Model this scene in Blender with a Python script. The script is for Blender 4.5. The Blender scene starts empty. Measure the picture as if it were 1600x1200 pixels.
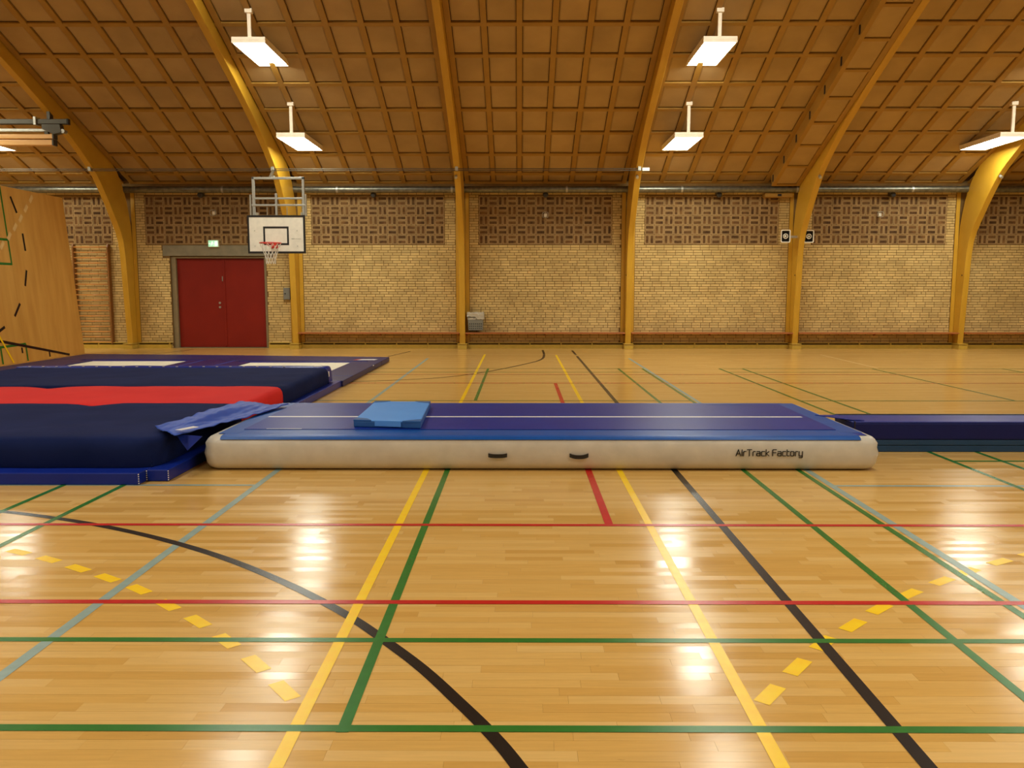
import bpy, bmesh, math, random
from mathutils import Vector, Matrix

random.seed(7)
R = math.radians
scene = bpy.context.scene
col = scene.collection

# ------------------------------------------------------------------ camera, world, exposure
cam_d = bpy.data.cameras.new('camera')
cam = bpy.data.objects.new('camera', cam_d)
col.objects.link(cam)
cam.location = (0, 0, 1.565)
cam.rotation_euler = (R(90 - 6.45), 0, R(0.27))
cam_d.sensor_fit = 'HORIZONTAL'
cam_d.sensor_width = 36
cam_d.lens = 36 * 1300 / 1600
cam_d.shift_x = -6 / 1600
cam_d.clip_start = 0.05
cam_d.clip_end = 200
scene.camera = cam

world = bpy.data.worlds.new('world')
world.use_nodes = True
scene.world = world
bg = world.node_tree.nodes['Background']
bg.inputs['Color'].default_value = (1.0, 0.8, 0.6, 1)
bg.inputs['Strength'].default_value = 0.02
scene.view_settings.view_transform = 'Standard'
scene.view_settings.look = 'None'
scene.view_settings.gamma = 1
scene.view_settings.use_curve_mapping = False
scene.view_settings.exposure = 0.0
LAMP = 32.5          # strength of the lamp diffusers
LAMP_COL = (0.98, 1.0, 0.87)

# ------------------------------------------------------------------ helpers
def tag(o, label=None, cat=None, group=None, kind=None):
    if label: o['label'] = label
    if cat: o['category'] = cat
    if group: o['group'] = group
    if kind: o['kind'] = kind
    return o

def empty(name, loc=(0, 0, 0), label=None, cat=None, group=None):
    o = bpy.data.objects.new(name, None)
    o.empty_display_size = 0.1
    col.objects.link(o)
    o.location = loc
    return tag(o, label, cat, group)

class MB:
    def __init__(s):
        s.v = []; s.f = []; s.tone = []; s.mi = []
    def add(s, vs, fs, tone=0.5, mi=0):
        b = len(s.v)
        s.v += [tuple(p) for p in vs]
        for f in fs:
            s.f.append([b + i for i in f]); s.tone.append(tone); s.mi.append(mi)
        return s
    def box(s, x0, x1, y0, y1, z0, z1, tone=0.5, mi=0, back=True):
        vs = [(x0,y0,z0),(x1,y0,z0),(x1,y1,z0),(x0,y1,z0),(x0,y0,z1),(x1,y0,z1),(x1,y1,z1),(x0,y1,z1)]
        fs = [(0,1,5,4),(1,2,6,5),(3,0,4,7),(4,5,6,7),(0,3,2,1)]
        if back: fs.append((2,3,7,6))
        return s.add(vs, fs, tone, mi)
    def bar(s, a, b, w, h, up=(0,0,1), tone=0.5):
        a = Vector(a); b = Vector(b); d = (b - a).normalized()
        r = d.cross(Vector(up))
        if r.length < 1e-4: r = d.cross(Vector((0,1,0)))
        r.normalize(); u = r.cross(d).normalized()
        vs = []
        for p in (a, b):
            for sx, sz in ((-1,-1),(1,-1),(1,1),(-1,1)):
                vs.append(p + r*sx*w/2 + u*sz*h/2)
        return s.add(vs, [(0,1,2,3),(7,6,5,4),(0,4,5,1),(1,5,6,2),(2,6,7,3),(3,7,4,0)], tone)
    def tube(s, pts, r, n=8, closed=False, cap=True, tone=0.5):
        pts = [Vector(p) for p in pts]; m = len(pts); base = len(s.v); vs = []
        for i, p in enumerate(pts):
            if closed: d = pts[(i+1) % m] - pts[i-1]
            else: d = pts[min(i+1, m-1)] - pts[max(i-1, 0)]
            d.normalize()
            a = d.cross(Vector((0,0,1)))
            if a.length < 1e-3: a = d.cross(Vector((0,1,0)))
            a.normalize(); b = a.cross(d)
            rr = r[i] if isinstance(r, (list, tuple)) else r
            for k in range(n):
                t = 2*math.pi*k/n
                vs.append(p + a*math.cos(t)*rr + b*math.sin(t)*rr)
        fs = []
        for i in range(m if closed else m-1):
            j = (i+1) % m
            for k in range(n):
                l = (k+1) % n
                fs.append((i*n+k, j*n+k, j*n+l, i*n+l))
        if cap and not closed:
            fs.append(tuple(range(n))); fs.append(tuple((m-1)*n + k for k in reversed(range(n))))
        return s.add(vs, fs, tone)
    def prism(s, poly, x0, x1, axis='x', tone=0.5):
        n = len(poly)
        def P(u, w, t):
            return {'x': (t,u,w), 'y': (u,t,w), 'z': (u,w,t)}[axis]
        vs = [P(u,w,x0) for u,w in poly] + [P(u,w,x1) for u,w in poly]
        fs = [(i, (i+1) % n, n+(i+1) % n, n+i) for i in range(n)]
        fs += [tuple(reversed(range(n))), tuple(range(n, 2*n))]
        return s.add(vs, fs, tone)
    def build(s, name, mat, parent=None, smooth=False, bevel=0, seg=2, kind=None, label=None, weighted=False):
        me = bpy.data.meshes.new(name)
        me.from_pydata(s.v, [], s.f)
        bm = bmesh.new(); bm.from_mesh(me)
        bmesh.ops.recalc_face_normals(bm, faces=bm.faces)
        bm.to_mesh(me); bm.free()
        at = me.attributes.new('tone', 'FLOAT', 'FACE')
        at.data.foreach_set('value', s.tone)
        mats = mat if isinstance(mat, (list, tuple)) else [mat]
        for m in mats: me.materials.append(m)
        if len(mats) > 1: me.polygons.foreach_set('material_index', s.mi)
        if smooth: me.polygons.foreach_set('use_smooth', [True]*len(me.polygons))
        o = bpy.data.objects.new(name, me)
        col.objects.link(o)
        if parent:
            o.parent = parent
            if parent.type == 'EMPTY':        # meshes are written in world space
                o.matrix_parent_inverse = Matrix.Translation(parent.location).inverted()
        if bevel:
            m = o.modifiers.new('bevel', 'BEVEL'); m.width = bevel; m.segments = seg
            m.limit_method = 'ANGLE'; m.angle_limit = R(40); m.harden_normals = False
        if kind: o['kind'] = kind
        if label: o['label'] = label
        return o

# ------------------------------------------------------------------ materials
def srgb(r, g, b):
    f = lambda c: (c/255/12.92) if c/255 <= .04045 else ((c/255+.055)/1.055)**2.4
    return (f(r), f(g), f(b), 1)

def mat(name, c, rough=.5, metal=0, c2=None, scale=8, stretch=(1,1,1), bump=0, bump_scale=None, tone=0,
        coat=0, island=0, detail=4, sheen=0, trans=0, spec=.5, mix_pow=None):
    m = bpy.data.materials.new(name); m.use_nodes = True
    nt = m.node_tree; N = nt.nodes; L = nt.links
    bs = N['Principled BSDF']
    bs.inputs['Roughness'].default_value = rough
    bs.inputs['Metallic'].default_value = metal
    bs.inputs['Specular IOR Level'].default_value = spec
    if coat:
        bs.inputs['Coat Weight'].default_value = coat
        bs.inputs['Coat Roughness'].default_value = .12
    if sheen: bs.inputs['Sheen Weight'].default_value = sheen
    if trans: bs.inputs['Transmission Weight'].default_value = trans
    tc = N.new('ShaderNodeTexCoord'); mp = N.new('ShaderNodeMapping')
    mp.inputs['Scale'].default_value = stretch
    L.new(tc.outputs['Object'], mp.inputs['Vector'])
    nz = N.new('ShaderNodeTexNoise'); nz.inputs['Scale'].default_value = scale
    nz.inputs['Detail'].default_value = detail
    L.new(mp.outputs['Vector'], nz.inputs['Vector'])
    ramp = N.new('ShaderNodeValToRGB')
    ramp.color_ramp.elements[0].position = .35; ramp.color_ramp.elements[1].position = .68
    ramp.color_ramp.elements[0].color = c
    ramp.color_ramp.elements[1].color = c2 or tuple(min(1, x*1.12) for x in c[:3]) + (1,)
    L.new(nz.outputs['Fac'], ramp.inputs['Fac'])
    out = ramp.outputs['Color']
    if tone or island:
        hs = N.new('ShaderNodeHueSaturation')
        mr = N.new('ShaderNodeMapRange')
        amt = tone or island
        mr.inputs['To Min'].default_value = 1 - amt; mr.inputs['To Max'].default_value = 1 + amt
        if tone:
            a = N.new('ShaderNodeAttribute'); a.attribute_name = 'tone'; L.new(a.outputs['Fac'], mr.inputs['Value'])
        else:
            g = N.new('ShaderNodeNewGeometry'); L.new(g.outputs['Random Per Island'], mr.inputs['Value'])
        L.new(mr.outputs['Result'], hs.inputs['Value']); L.new(out, hs.inputs['Color'])
        out = hs.outputs['Color']
    L.new(out, bs.inputs['Base Color'])
    if bump:
        bn = N.new('ShaderNodeBump'); bn.inputs['Strength'].default_value = bump
        bn.inputs['Distance'].default_value = .01
        if bump_scale:
            n2 = N.new('ShaderNodeTexNoise'); n2.inputs['Scale'].default_value = bump_scale
            n2.inputs['Detail'].default_value = 3
            L.new(mp.outputs['Vector'], n2.inputs['Vector']); L.new(n2.outputs['Fac'], bn.inputs['Height'])
        else:
            L.new(nz.outputs['Fac'], bn.inputs['Height'])
        L.new(bn.outputs['Normal'], bs.inputs['Normal'])
    m['bsdf'] = 1
    return m

def emis(name, c, s):
    m = bpy.data.materials.new(name); m.use_nodes = True
    bs = m.node_tree.nodes['Principled BSDF']
    bs.inputs['Base Color'].default_value = (.8,.8,.8,1)
    bs.inputs['Emission Color'].default_value = (*c[:3], 1)
    bs.inputs['Emission Strength'].default_value = s
    return m

def floor_material():
    m = bpy.data.materials.new('varnished_beech_floor'); m.use_nodes = True
    nt = m.node_tree; N = nt.nodes; L = nt.links; bs = N['Principled BSDF']
    tc = N.new('ShaderNodeTexCoord')
    at = N.new('ShaderNodeAttribute'); at.attribute_name = 'tone'
    ofs = N.new('ShaderNodeVectorMath'); ofs.operation = 'MULTIPLY_ADD'
    cmb = N.new('ShaderNodeCombineXYZ')
    L.new(at.outputs['Fac'], cmb.inputs[0]); L.new(at.outputs['Fac'], cmb.inputs[1]); L.new(at.outputs['Fac'], cmb.inputs[2])
    ofs.inputs[1].default_value = (37, 53, 11)
    L.new(cmb.outputs[0], ofs.inputs[0]); L.new(tc.outputs['Object'], ofs.inputs[2])
    mp = N.new('ShaderNodeMapping'); mp.inputs['Scale'].default_value = (2.2, 26, 1)
    L.new(ofs.outputs[0], mp.inputs['Vector'])
    g = N.new('ShaderNodeTexNoise'); g.inputs['Scale'].default_value = 2.2; g.inputs['Detail'].default_value = 6
    g.inputs['Distortion'].default_value = .6
    L.new(mp.outputs[0], g.inputs['Vector'])
    base = N.new('ShaderNodeValToRGB'); cr = base.color_ramp
    cr.elements[0].position = 0; cr.elements[0].color = srgb(208, 160, 84)
    cr.elements[1].position = 1; cr.elements[1].color = srgb(224, 182, 110)
    e = cr.elements.new(.10); e.color = srgb(214, 167, 90)
    e = cr.elements.new(.55); e.color = srgb(219, 174, 98)
    L.new(at.outputs['Fac'], base.inputs['Fac'])
    mr = N.new('ShaderNodeMapRange')
    mr.inputs['From Min'].default_value = .3; mr.inputs['From Max'].default_value = .75
    mr.inputs['To Min'].default_value = .93; mr.inputs['To Max'].default_value = 1.04
    L.new(g.outputs['Fac'], mr.inputs['Value'])
    # dark flecks and scuffs
    sp = N.new('ShaderNodeTexNoise'); sp.inputs['Scale'].default_value = 5; sp.inputs['Detail'].default_value = 8
    sp.inputs['Roughness'].default_value = .75
    mp2 = N.new('ShaderNodeMapping'); mp2.inputs['Scale'].default_value = (1, 2.6, 1)
    L.new(tc.outputs['Object'], mp2.inputs['Vector']); L.new(mp2.outputs[0], sp.inputs['Vector'])
    mr2 = N.new('ShaderNodeMapRange'); mr2.inputs['From Min'].default_value = .26; mr2.inputs['From Max'].default_value = .36
    mr2.inputs['To Min'].default_value = .72; mr2.inputs['To Max'].default_value = 1
    L.new(sp.outputs['Fac'], mr2.inputs['Value'])
    mul = N.new('ShaderNodeMath'); mul.operation = 'MULTIPLY'
    L.new(mr.outputs[0], mul.inputs[0]); L.new(mr2.outputs[0], mul.inputs[1])
    hs = N.new('ShaderNodeHueSaturation'); L.new(base.outputs[0], hs.inputs['Color']); L.new(mul.outputs[0], hs.inputs['Value'])
    L.new(hs.outputs[0], bs.inputs['Base Color'])
    r = N.new('ShaderNodeMapRange'); r.inputs['To Min'].default_value = .14; r.inputs['To Max'].default_value = .25
    L.new(at.outputs['Fac'], r.inputs['Value']); L.new(r.outputs[0], bs.inputs['Roughness'])
    bs.inputs['Specular IOR Level'].default_value = .42
    bn = N.new('ShaderNodeBump'); bn.inputs['Strength'].default_value = .05; bn.inputs['Distance'].default_value = .002
    n3 = N.new('ShaderNodeTexNoise'); n3.inputs['Scale'].default_value = 9
    mp3 = N.new('ShaderNodeMapping'); mp3.inputs['Scale'].default_value = (.5, 2, 1)
    L.new(tc.outputs['Object'], mp3.inputs['Vector']); L.new(mp3.outputs[0], n3.inputs['Vector'])
    L.new(n3.outputs['Fac'], bn.inputs['Height']); L.new(bn.outputs[0], bs.inputs['Normal'])
    return m

M = {}
M['floor'] = floor_material()
def paint(name, c, r=.27): M[name] = mat(name, c, rough=r, scale=14, tone=0)
paint('green_paint', srgb(42, 112, 40)); paint('red_paint', srgb(190, 30, 28)); paint('yellow_paint', srgb(255, 204, 30))
paint('black_paint', srgb(26, 24, 24)); paint('blue_paint', srgb(142, 164, 158)); paint('cream_paint', srgb(232, 196, 130))
M['dark_wood'] = mat('dark_joint_wood', srgb(120, 80, 36), rough=.6)
M['mortar'] = mat('mortar', srgb(112, 84, 42), rough=.9, c2=srgb(128, 98, 52), scale=3)
M['brick'] = mat('yellow_brick', srgb(192, 164, 104), rough=.85, c2=srgb(214, 186, 122), scale=1.2, island=.13, detail=8)
M['brick_rim'] = mat('hollow_brick_rim', srgb(160, 130, 84), rough=.85, c2=srgb(180, 150, 102), scale=4, island=.12)
M['brick_core'] = mat('hollow_brick_core', srgb(82, 54, 26), rough=.95, c2=srgb(124, 90, 50), scale=9, island=.3, bump=.6, bump_scale=60)
M['arch'] = mat('ochre_painted_timber', srgb(196, 150, 40), rough=.42, c2=srgb(203, 157, 48), scale=2, stretch=(6, 1, 1))
M['batten'] = mat('ochre_batten', srgb(162, 120, 44), rough=.55, c2=srgb(170, 128, 50), scale=3)
M['panel'] = mat('wood_wool_panel', srgb(170, 140, 92), rough=.95, c2=srgb(188, 156, 104), scale=1.1, tone=.05, detail=8, bump=.35, bump_scale=90)
M['gap_shade'] = mat('gap_shade_brown', srgb(60, 38, 18), rough=.9)  # backing coloured dark to stand in for shade in the gaps
M['skirting'] = mat('ochre_skirting', srgb(188, 156, 62), rough=.4)
M['bench'] = mat('red_brown_bench', srgb(164, 92, 46), rough=.4, c2=srgb(182, 110, 60), scale=5, stretch=(1, 12, 12))
M['concrete'] = mat('lintel_concrete', srgb(128, 122, 100), rough=.85, c2=srgb(142, 134, 110), scale=5)
M['jamb'] = mat('door_frame_paint', srgb(128, 112, 80), rough=.6)
M['door'] = mat('red_door', srgb(124, 22, 6), rough=.5, c2=srgb(130, 25, 8), scale=2, spec=.3)
M['steel'] = mat('galvanised_steel', srgb(170, 170, 160), rough=.42, metal=.75, c2=srgb(190, 188, 176), scale=12)
M['duct'] = mat('galvanised_duct', srgb(104, 104, 94), rough=.36, metal=.8, c2=srgb(132, 130, 116), scale=10)
M['dark_steel'] = mat('dark_steel', srgb(74, 70, 60), rough=.4, metal=.6)
M['black'] = mat('black_plastic', srgb(22, 21, 22), rough=.5)
M['white_board'] = mat('white_board', srgb(238, 232, 216), rough=.4)
M['white'] = mat('white_enamel', srgb(232, 226, 210), rough=.4)
M['frame'] = mat('grey_enamelled_steel', srgb(168, 168, 160), rough=.35, metal=.3)
M['orange_red'] = mat('red_enamel', srgb(205, 50, 40), rough=.4)
M['net'] = mat('white_cord', srgb(226, 220, 206), rough=.8)
M['ply'] = mat('varnished_plywood', srgb(204, 148, 64), rough=.5, c2=srgb(222, 170, 84), scale=1.4, stretch=(3, 3, .35), detail=8)
M['ladder'] = mat('pine_wall_bars', srgb(128, 84, 34), rough=.45, c2=srgb(146, 98, 44), scale=6, stretch=(8, 8, .6))
M['rung'] = mat('pine_rungs', srgb(202, 140, 70), rough=.35)
M['blond'] = mat('blond_wood_boom', srgb(222, 170, 100), rough=.4, c2=srgb(232, 184, 118), scale=5, stretch=(.5, 8, 8))
M['pvc_white'] = mat('white_pvc', srgb(196, 190, 178), rough=.38, bump=.08, bump_scale=6)
M['pvc_navy'] = mat('navy_pvc_top', srgb(8, 40, 140), rough=.38, c2=srgb(14, 46, 148), scale=3, spec=.22, bump=.12, bump_scale=120)
M['pvc_band'] = mat('blue_pvc_band', srgb(14, 78, 162), rough=.38, spec=.3)
M['stripe'] = mat('white_stripe', srgb(226, 224, 226), rough=.4)
M['navy_cloth'] = mat('navy_cover', srgb(16, 28, 72), rough=.85, c2=srgb(22, 34, 80), scale=2, bump=.5, bump_scale=3, spec=.1)
M['red_cloth'] = mat('red_cover', srgb(214, 34, 32), rough=.8, c2=srgb(220, 42, 38), scale=2, bump=.4, bump_scale=3, spec=.2)
M['base_mat'] = mat('royal_blue_vinyl', srgb(12, 36, 132), rough=.36, c2=srgb(16, 42, 140), scale=2, spec=.3)
M['flap'] = mat('blue_vinyl_flap', srgb(44, 78, 178), rough=.5, c2=srgb(50, 86, 186), scale=3, spec=.3)
M['pad'] = mat('indigo_frame_pad', srgb(30, 32, 88), rough=.42, c2=srgb(36, 38, 96), scale=2, spec=.3)
M['pad_blue'] = mat('blue_frame_pad', srgb(8, 24, 118), rough=.42, spec=.3)
M['purple'] = mat('purple_pad', srgb(44, 22, 84), rough=.45, spec=.3)
M['bed'] = mat('white_trampoline_bed', srgb(228, 220, 196), rough=.7)
M['sky_blue'] = mat('sky_blue_vinyl', srgb(84, 152, 236), rough=.5, c2=srgb(90, 158, 240), scale=3, spec=.3)
M['corner_blue'] = mat('slate_blue_corner', srgb(40, 92, 158), rough=.5, spec=.3)
M['beam_top'] = mat('blue_beam_mat', srgb(44, 54, 138), rough=.42, c2=srgb(52, 62, 148), scale=6, spec=.3)
M['beam_side'] = mat('dark_navy_side', srgb(10, 20, 82), rough=.5, spec=.25)
M['beam_low'] = mat('slate_side', srgb(30, 62, 96), rough=.5, spec=.3)
M['bin'] = mat('grey_plastic', srgb(120, 120, 112), rough=.5)
M['bag'] = mat('clear_bag', srgb(214, 206, 186), rough=.25, trans=.35, bump=.8, bump_scale=26)
M['lamp_body'] = mat('white_lamp_housing', srgb(236, 222, 200), rough=.5)
M['lamp'] = emis('lit_lamp_diffuser', LAMP_COL, LAMP)
M['sign_green'] = emis('lit_sign_green', (.02, .6, .26), .8)
M['sign_white'] = emis('lit_sign_white', (.75, 1.0, .85), .9)

# ------------------------------------------------------------------ room constants
WX0, WX1 = -15.0, 17.0
WY = 22.5                      # face of the back wall
RIDGE = 9.7
NEAR = -3.1
Z0, SL = 4.36, 0.40            # ceiling height at the wall, roof slope
def cz(y):
    return Z0 + SL*(WY - y) if y >= RIDGE else Z0 + SL*(WY - RIDGE) - SL*(RIDGE - y)
ARCHES = [-10.43, -5.99, -1.53, 2.89, 7.34, 11.74]
BAYS = [-14.87] + ARCHES + [16.18]

# ================================================================== STRUCTURE
# ---- floor with boards
fl = MB().box(WX0-.2, WX1+.2, NEAR-.2, WY+.5, -.12, -.004).build('floor', M['dark_wood'])
tag(fl, 'varnished beech sports hall floor with painted court lines', kind='structure')
BW = .065
rng = random.Random(3)
far = MB(); cnt = 0
nrows = int((WY + .3 - NEAR)/BW) + 1
for i in range(nrows):
    y0 = NEAR + i*BW; y1 = y0 + BW - .0006
    x = WX0 - rng.random()*.6
    near_row = 2.30 <= y0 < 3.42
    while x < WX1:
        ln = rng.uniform(.32, .92)
        x1 = min(x + ln, WX1)
        t = rng.random()
        t = t*t if rng.random() < .4 else t
        k_t = min(1, 4/max(.1, y0)); a = rng.gauss(0, .00014)*k_t; b = rng.gauss(0, .00014)*k_t
        if y0 > 6: t = .5 + (t-.5)*max(.35, 1 - (y0-6)*.12)
        za = -.0002 + a; zb = -.0002 + b
        vs = [(x,y0,za),(x1-.0006,y0,za),(x1-.0006,y1,zb),(x,y1,zb),(x,y0,-.004),(x1-.0006,y0,-.004),(x1-.0006,y1,-.004),(x,y1,-.004)]
        fs = [(0,1,2,3),(0,4,5,1),(1,5,6,2),(2,6,7,3),(3,7,4,0)]
        if near_row and abs((x+x1)/2) < .70*y0 + .25 and cnt < 290:
            MB().add(vs, fs, t).build('floor_board', M['floor'], fl); cnt += 1
        else:
            far.add(vs, [fs[0]], t)
        x = x1
far.build('floor_boards', M['floor'], fl, kind='stuff')

LN = [0]
def line(pts, w, m, z=None, name='court_line'):
    # ribbon following pts on the floor
    LN[0] += 1
    z = .0006 + .00002*LN[0] if z is None else z
    pts = [Vector((p[0], p[1], 0)) for p in pts]
    mb = MB(); vs = []
    for i, p in enumerate(pts):
        d = (pts[min(i+1, len(pts)-1)] - pts[max(i-1, 0)]).normalized()
        n = Vector((-d.y, d.x, 0))*w/2
        vs += [(p.x+n.x, p.y+n.y, z), (p.x-n.x, p.y-n.y, z)]
    mb.add(vs, [(2*i, 2*i+2, 2*i+3, 2*i+1) for i in range(len(pts)-1)])
    return mb.build(name, M[m], fl)
def smooth_pts(p, n=6):
    out = []
    P = [p[0]] + list(p) + [p[-1]]
    for i in range(1, len(P)-2):
        for k in range(n):
            t = k/n
            q = [.5*((2*P[i][c]) + (-P[i-1][c]+P[i+1][c])*t + (2*P[i-1][c]-5*P[i][c]+4*P[i+1][c]-P[i+2][c])*t*t
                     + (-P[i-1][c]+3*P[i][c]-3*P[i+1][c]+P[i+2][c])*t**3) for c in (0, 1)]
            out.append(q)
    out.append(p[-1]); return out
# yellow dashed nine metre arcs
dl = [(-3.55,5.05),(-3.28,4.96),(-3.01,4.84),(-2.753,4.705),(-2.498,4.548),(-2.254,4.392),(-2.002,4.217),(-1.76,4.0),(-1.529,3.794),(-1.316,3.575),(-1.111,3.346),(-.925,3.11)]
dr = [(3.6,5.05),(3.33,4.95),(3.05,4.83),(2.78,4.685),(2.506,4.518),(2.285,4.363),(2.02,4.171),(1.778,3.969),(1.566,3.763),(1.356,3.563),(1.161,3.327),(.975,3.088)]
for D in (dl, dr):
    for i, p in enumerate(D):
        a = D[max(i-1,0)]; b = D[min(i+1,len(D)-1)]
        d = Vector((b[0]-a[0], b[1]-a[1])).normalized()*.085
        line([(p[0]-d.x,p[1]-d.y),(p[0]+d.x,p[1]+d.y)], .065, 'yellow_paint', name='dash_mark')
# blue-grey court
line([(-2.115,1.0),(-2.115,19.1)], .055, 'blue_paint'); line([(2.51,1.0),(2.51,19.1)], .055, 'blue_paint')
line([(-8,6.565),(-2.115,6.565)], .045, 'blue_paint'); line([(2.51,6.565),(12,6.565)], .045, 'blue_paint')
# black court lines: two arcs mirrored about the hall centre and a straight line
arc = [(-6.0,6.02),(-4.9,5.98),(-4.2,5.88),(-3.72,5.765),(-3.355,5.645),(-2.841,5.425),(-2.275,5.11),(-1.737,4.733),(-1.239,4.297),(-.845,3.884),(-.61,3.587),(-.404,3.302),(-.224,3.007),(-.10,2.79),(.0,2.58),(.2,2.1),(.38,1.5),(.5,.8)]
line(smooth_pts(arc), .055, 'black_paint')
line(smooth_pts([(-4.2,13.7),(-3.1,14.1),(-1.936,14.535),(-1.298,14.972),(-.641,15.922),(.107,17.592),(.475,18.735),(.585,20.034),(.60,21.75)]), .055, 'black_paint')
line([(1.35,1.0),(1.36,19.75)], .055, 'black_paint'); line([(1.36,20.1),(1.36,21.6)], .055, 'black_paint')
line([(-3.12,19.6),(-2.8,21.3)], .04, 'black_paint'); line([(-9.0,20.3),(-8.6,21.9)], .04, 'black_paint')
# yellow court
line([(-.80,1.0),(-.85,20.3)], .05, 'yellow_paint'); line([(.866,1.0),(.878,20.1)], .05, 'yellow_paint')
line([(-12,20.32),(16,20.3)], .04, 'cream_paint')
# green badminton courts
for x0 in (-3.68, 3.97):
    w = 6.1
    xs = [x0, x0+.47, x0+3.05, x0+5.63, x0+w]
    if x0 < 0: xs = [-3.685, -3.2, -.632, 1.95, 2.43]
    else: xs = [3.97, 4.43, 7.03, 9.6, 10.07]
    for k, x in enumerate(xs):
        if k == 2:
            line([(x,2.80),(x,7.54)], .045, 'green_paint'); line([(x,11.75),(x,16.58)], .045, 'green_paint')
        else:
            line([(x,2.80),(x+.02,16.6)], .045, 'green_paint')
    for y in (2.827, 3.585, 7.54, 11.73, 15.85, 16.58):
        line([(xs[0],y),(xs[4],y)], .045, 'green_paint')
line([(2.43,2.827),(3.97,2.827)], .045, 'green_paint'); line([(2.43,3.585),(3.97,3.585)], .045, 'green_paint')
line([(-8,2.827),(-3.68,2.827)], .045, 'green_paint'); line([(-8,3.585),(-3.68,3.585)], .045, 'green_paint')
# red court
for y in (4.042, 5.43, 13.97, 15.42):
    line([(-8.3,y),(11,y)], .05, 'red_paint')
line([(.60,5.43),(.60,13.97)], .055, 'red_paint')
line([(7.20,16.7),(7.30,20.2)], .04, 'cream_paint')

# ---- back wall
DX0, DX1, DH = -9.38, -6.80, 2.48
wb = MB()
wb.box(WX0, DX0, WY, WY+.4, 0, 4.75).box(DX1, WX1, WY, WY+.4, 0, 4.75).box(DX0, DX1, WY, WY+.4, DH, 4.75)
wall_back = wb.build('wall_back', M['mortar'])
tag(wall_back, 'yellow brick back wall with brown basket-weave panels', kind='structure')
CH, CLN = .069, .240
MOD = .253; PZ0 = 2.775; PZ1 = PZ0 + 5*MOD
for bi in range(len(BAYS)-1):
    xa, xb = BAYS[bi], BAYS[bi+1]
    bx0, bx1 = xa + .19, xb - .19
    bx0 = max(bx0, WX0); bx1 = min(bx1, WX1)
    px0 = xa + .44; px1 = px0 + 14*MOD
    mb = MB(); rows = int(4.33/CH)
    for r in range(rows):
        z0 = r*CH + .006; z1 = z0 + CH - .0125
        off = ((r % 2)*.5 + (.25 if r % 4 > 1 else 0))*CLN
        x = bx0 - off
        while x < bx1:
            L_ = CLN if rng.random() > .08 else CLN*.5
            a = max(x, bx0); b = min(x + L_ - .0125, bx1)
            x += L_
            if b - a < .03: continue
            segs = [(a, b)]
            def cut(segs, c0, c1):
                o = []
                for s0, s1 in segs:
                    if s1 <= c0 or s0 >= c1: o.append((s0, s1)); continue
                    if s0 < c0 - .03: o.append((s0, c0 - .012))
                    if s1 > c1 + .03: o.append((c1 + .012, s1))
                return o
            if z1 > PZ0 and z0 < PZ1: segs = cut(segs, px0, px1)
            if z0 < DH: segs = cut(segs, DX0, DX1)
            if z1 > DH - .02 and z0 < 2.76: segs = cut(segs, -9.56, -6.62)
            for s0, s1 in segs:
                d = .006 + rng.random()*.004
                vs = [(s0,WY-d,z0),(s1,WY-d,z0),(s1,WY-d,z1),(s0,WY-d,z1),(s0,WY+.002,z0),(s1,WY+.002,z0),(s1,WY+.002,z1),(s0,WY+.002,z1)]
                mb.add(vs, [(0,1,2,3),(0,4,5,1),(1,5,6,2),(2,6,7,3),(3,7,4,0)])
    mb.build('bricks', M['brick'], wall_back, kind='stuff')
    hb = MB()
    for r in range(5):
        for c in range(14):
            X = px0 + c*MOD; Z = PZ0 + r*MOD; g = .006; h = MOD/2
            if (r + c) % 2 == 0: bl = [(X, X+h, Z, Z+MOD), (X+h, X+MOD, Z, Z+MOD)]
            else: bl = [(X, X+MOD, Z, Z+h), (X, X+MOD, Z+h, Z+MOD)]
            for (a, b, c0, c1) in bl:
                a += g; b -= g; c0 += g; c1 -= g; w = .021
                yf = WY - .012 - rng.random()*.004; yi = WY - .001
                o = [(a,yf,c0),(b,yf,c0),(b,yf,c1),(a,yf,c1)]
                i_ = [(a+w,yf,c0+w),(b-w,yf,c0+w),(b-w,yf,c1-w),(a+w,yf,c1-w)]
                k_ = [(a+w,yi,c0+w),(b-w,yi,c0+w),(b-w,yi,c1-w),(a+w,yi,c1-w)]
                q_ = [(a,WY+.002,c0),(b,WY+.002,c0),(b,WY+.002,c1),(a,WY+.002,c1)]
                vs = o + i_ + k_ + q_
                fs = []
                for j in range(4):
                    l = (j+1) % 4
                    fs += [(j, l, 4+l, 4+j), (4+j, 4+l, 8+l, 8+j), (12+j, 12+l, l, j)]
                hb.add(vs, fs, mi=0)
                hb.add(k_, [(0,1,2,3)], mi=1)
    hb.build('hollow_bricks', [M['brick_rim'], M['brick_core']], wall_back, kind='stuff', label='brown hollow bricks laid in a basket-weave panel')
MB().box(-9.56, -6.62, WY-.02, WY+.1, DH-.01, 2.75).build('lintel', M['concrete'], wall_back, bevel=.006, label='grey concrete lintel')

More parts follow.
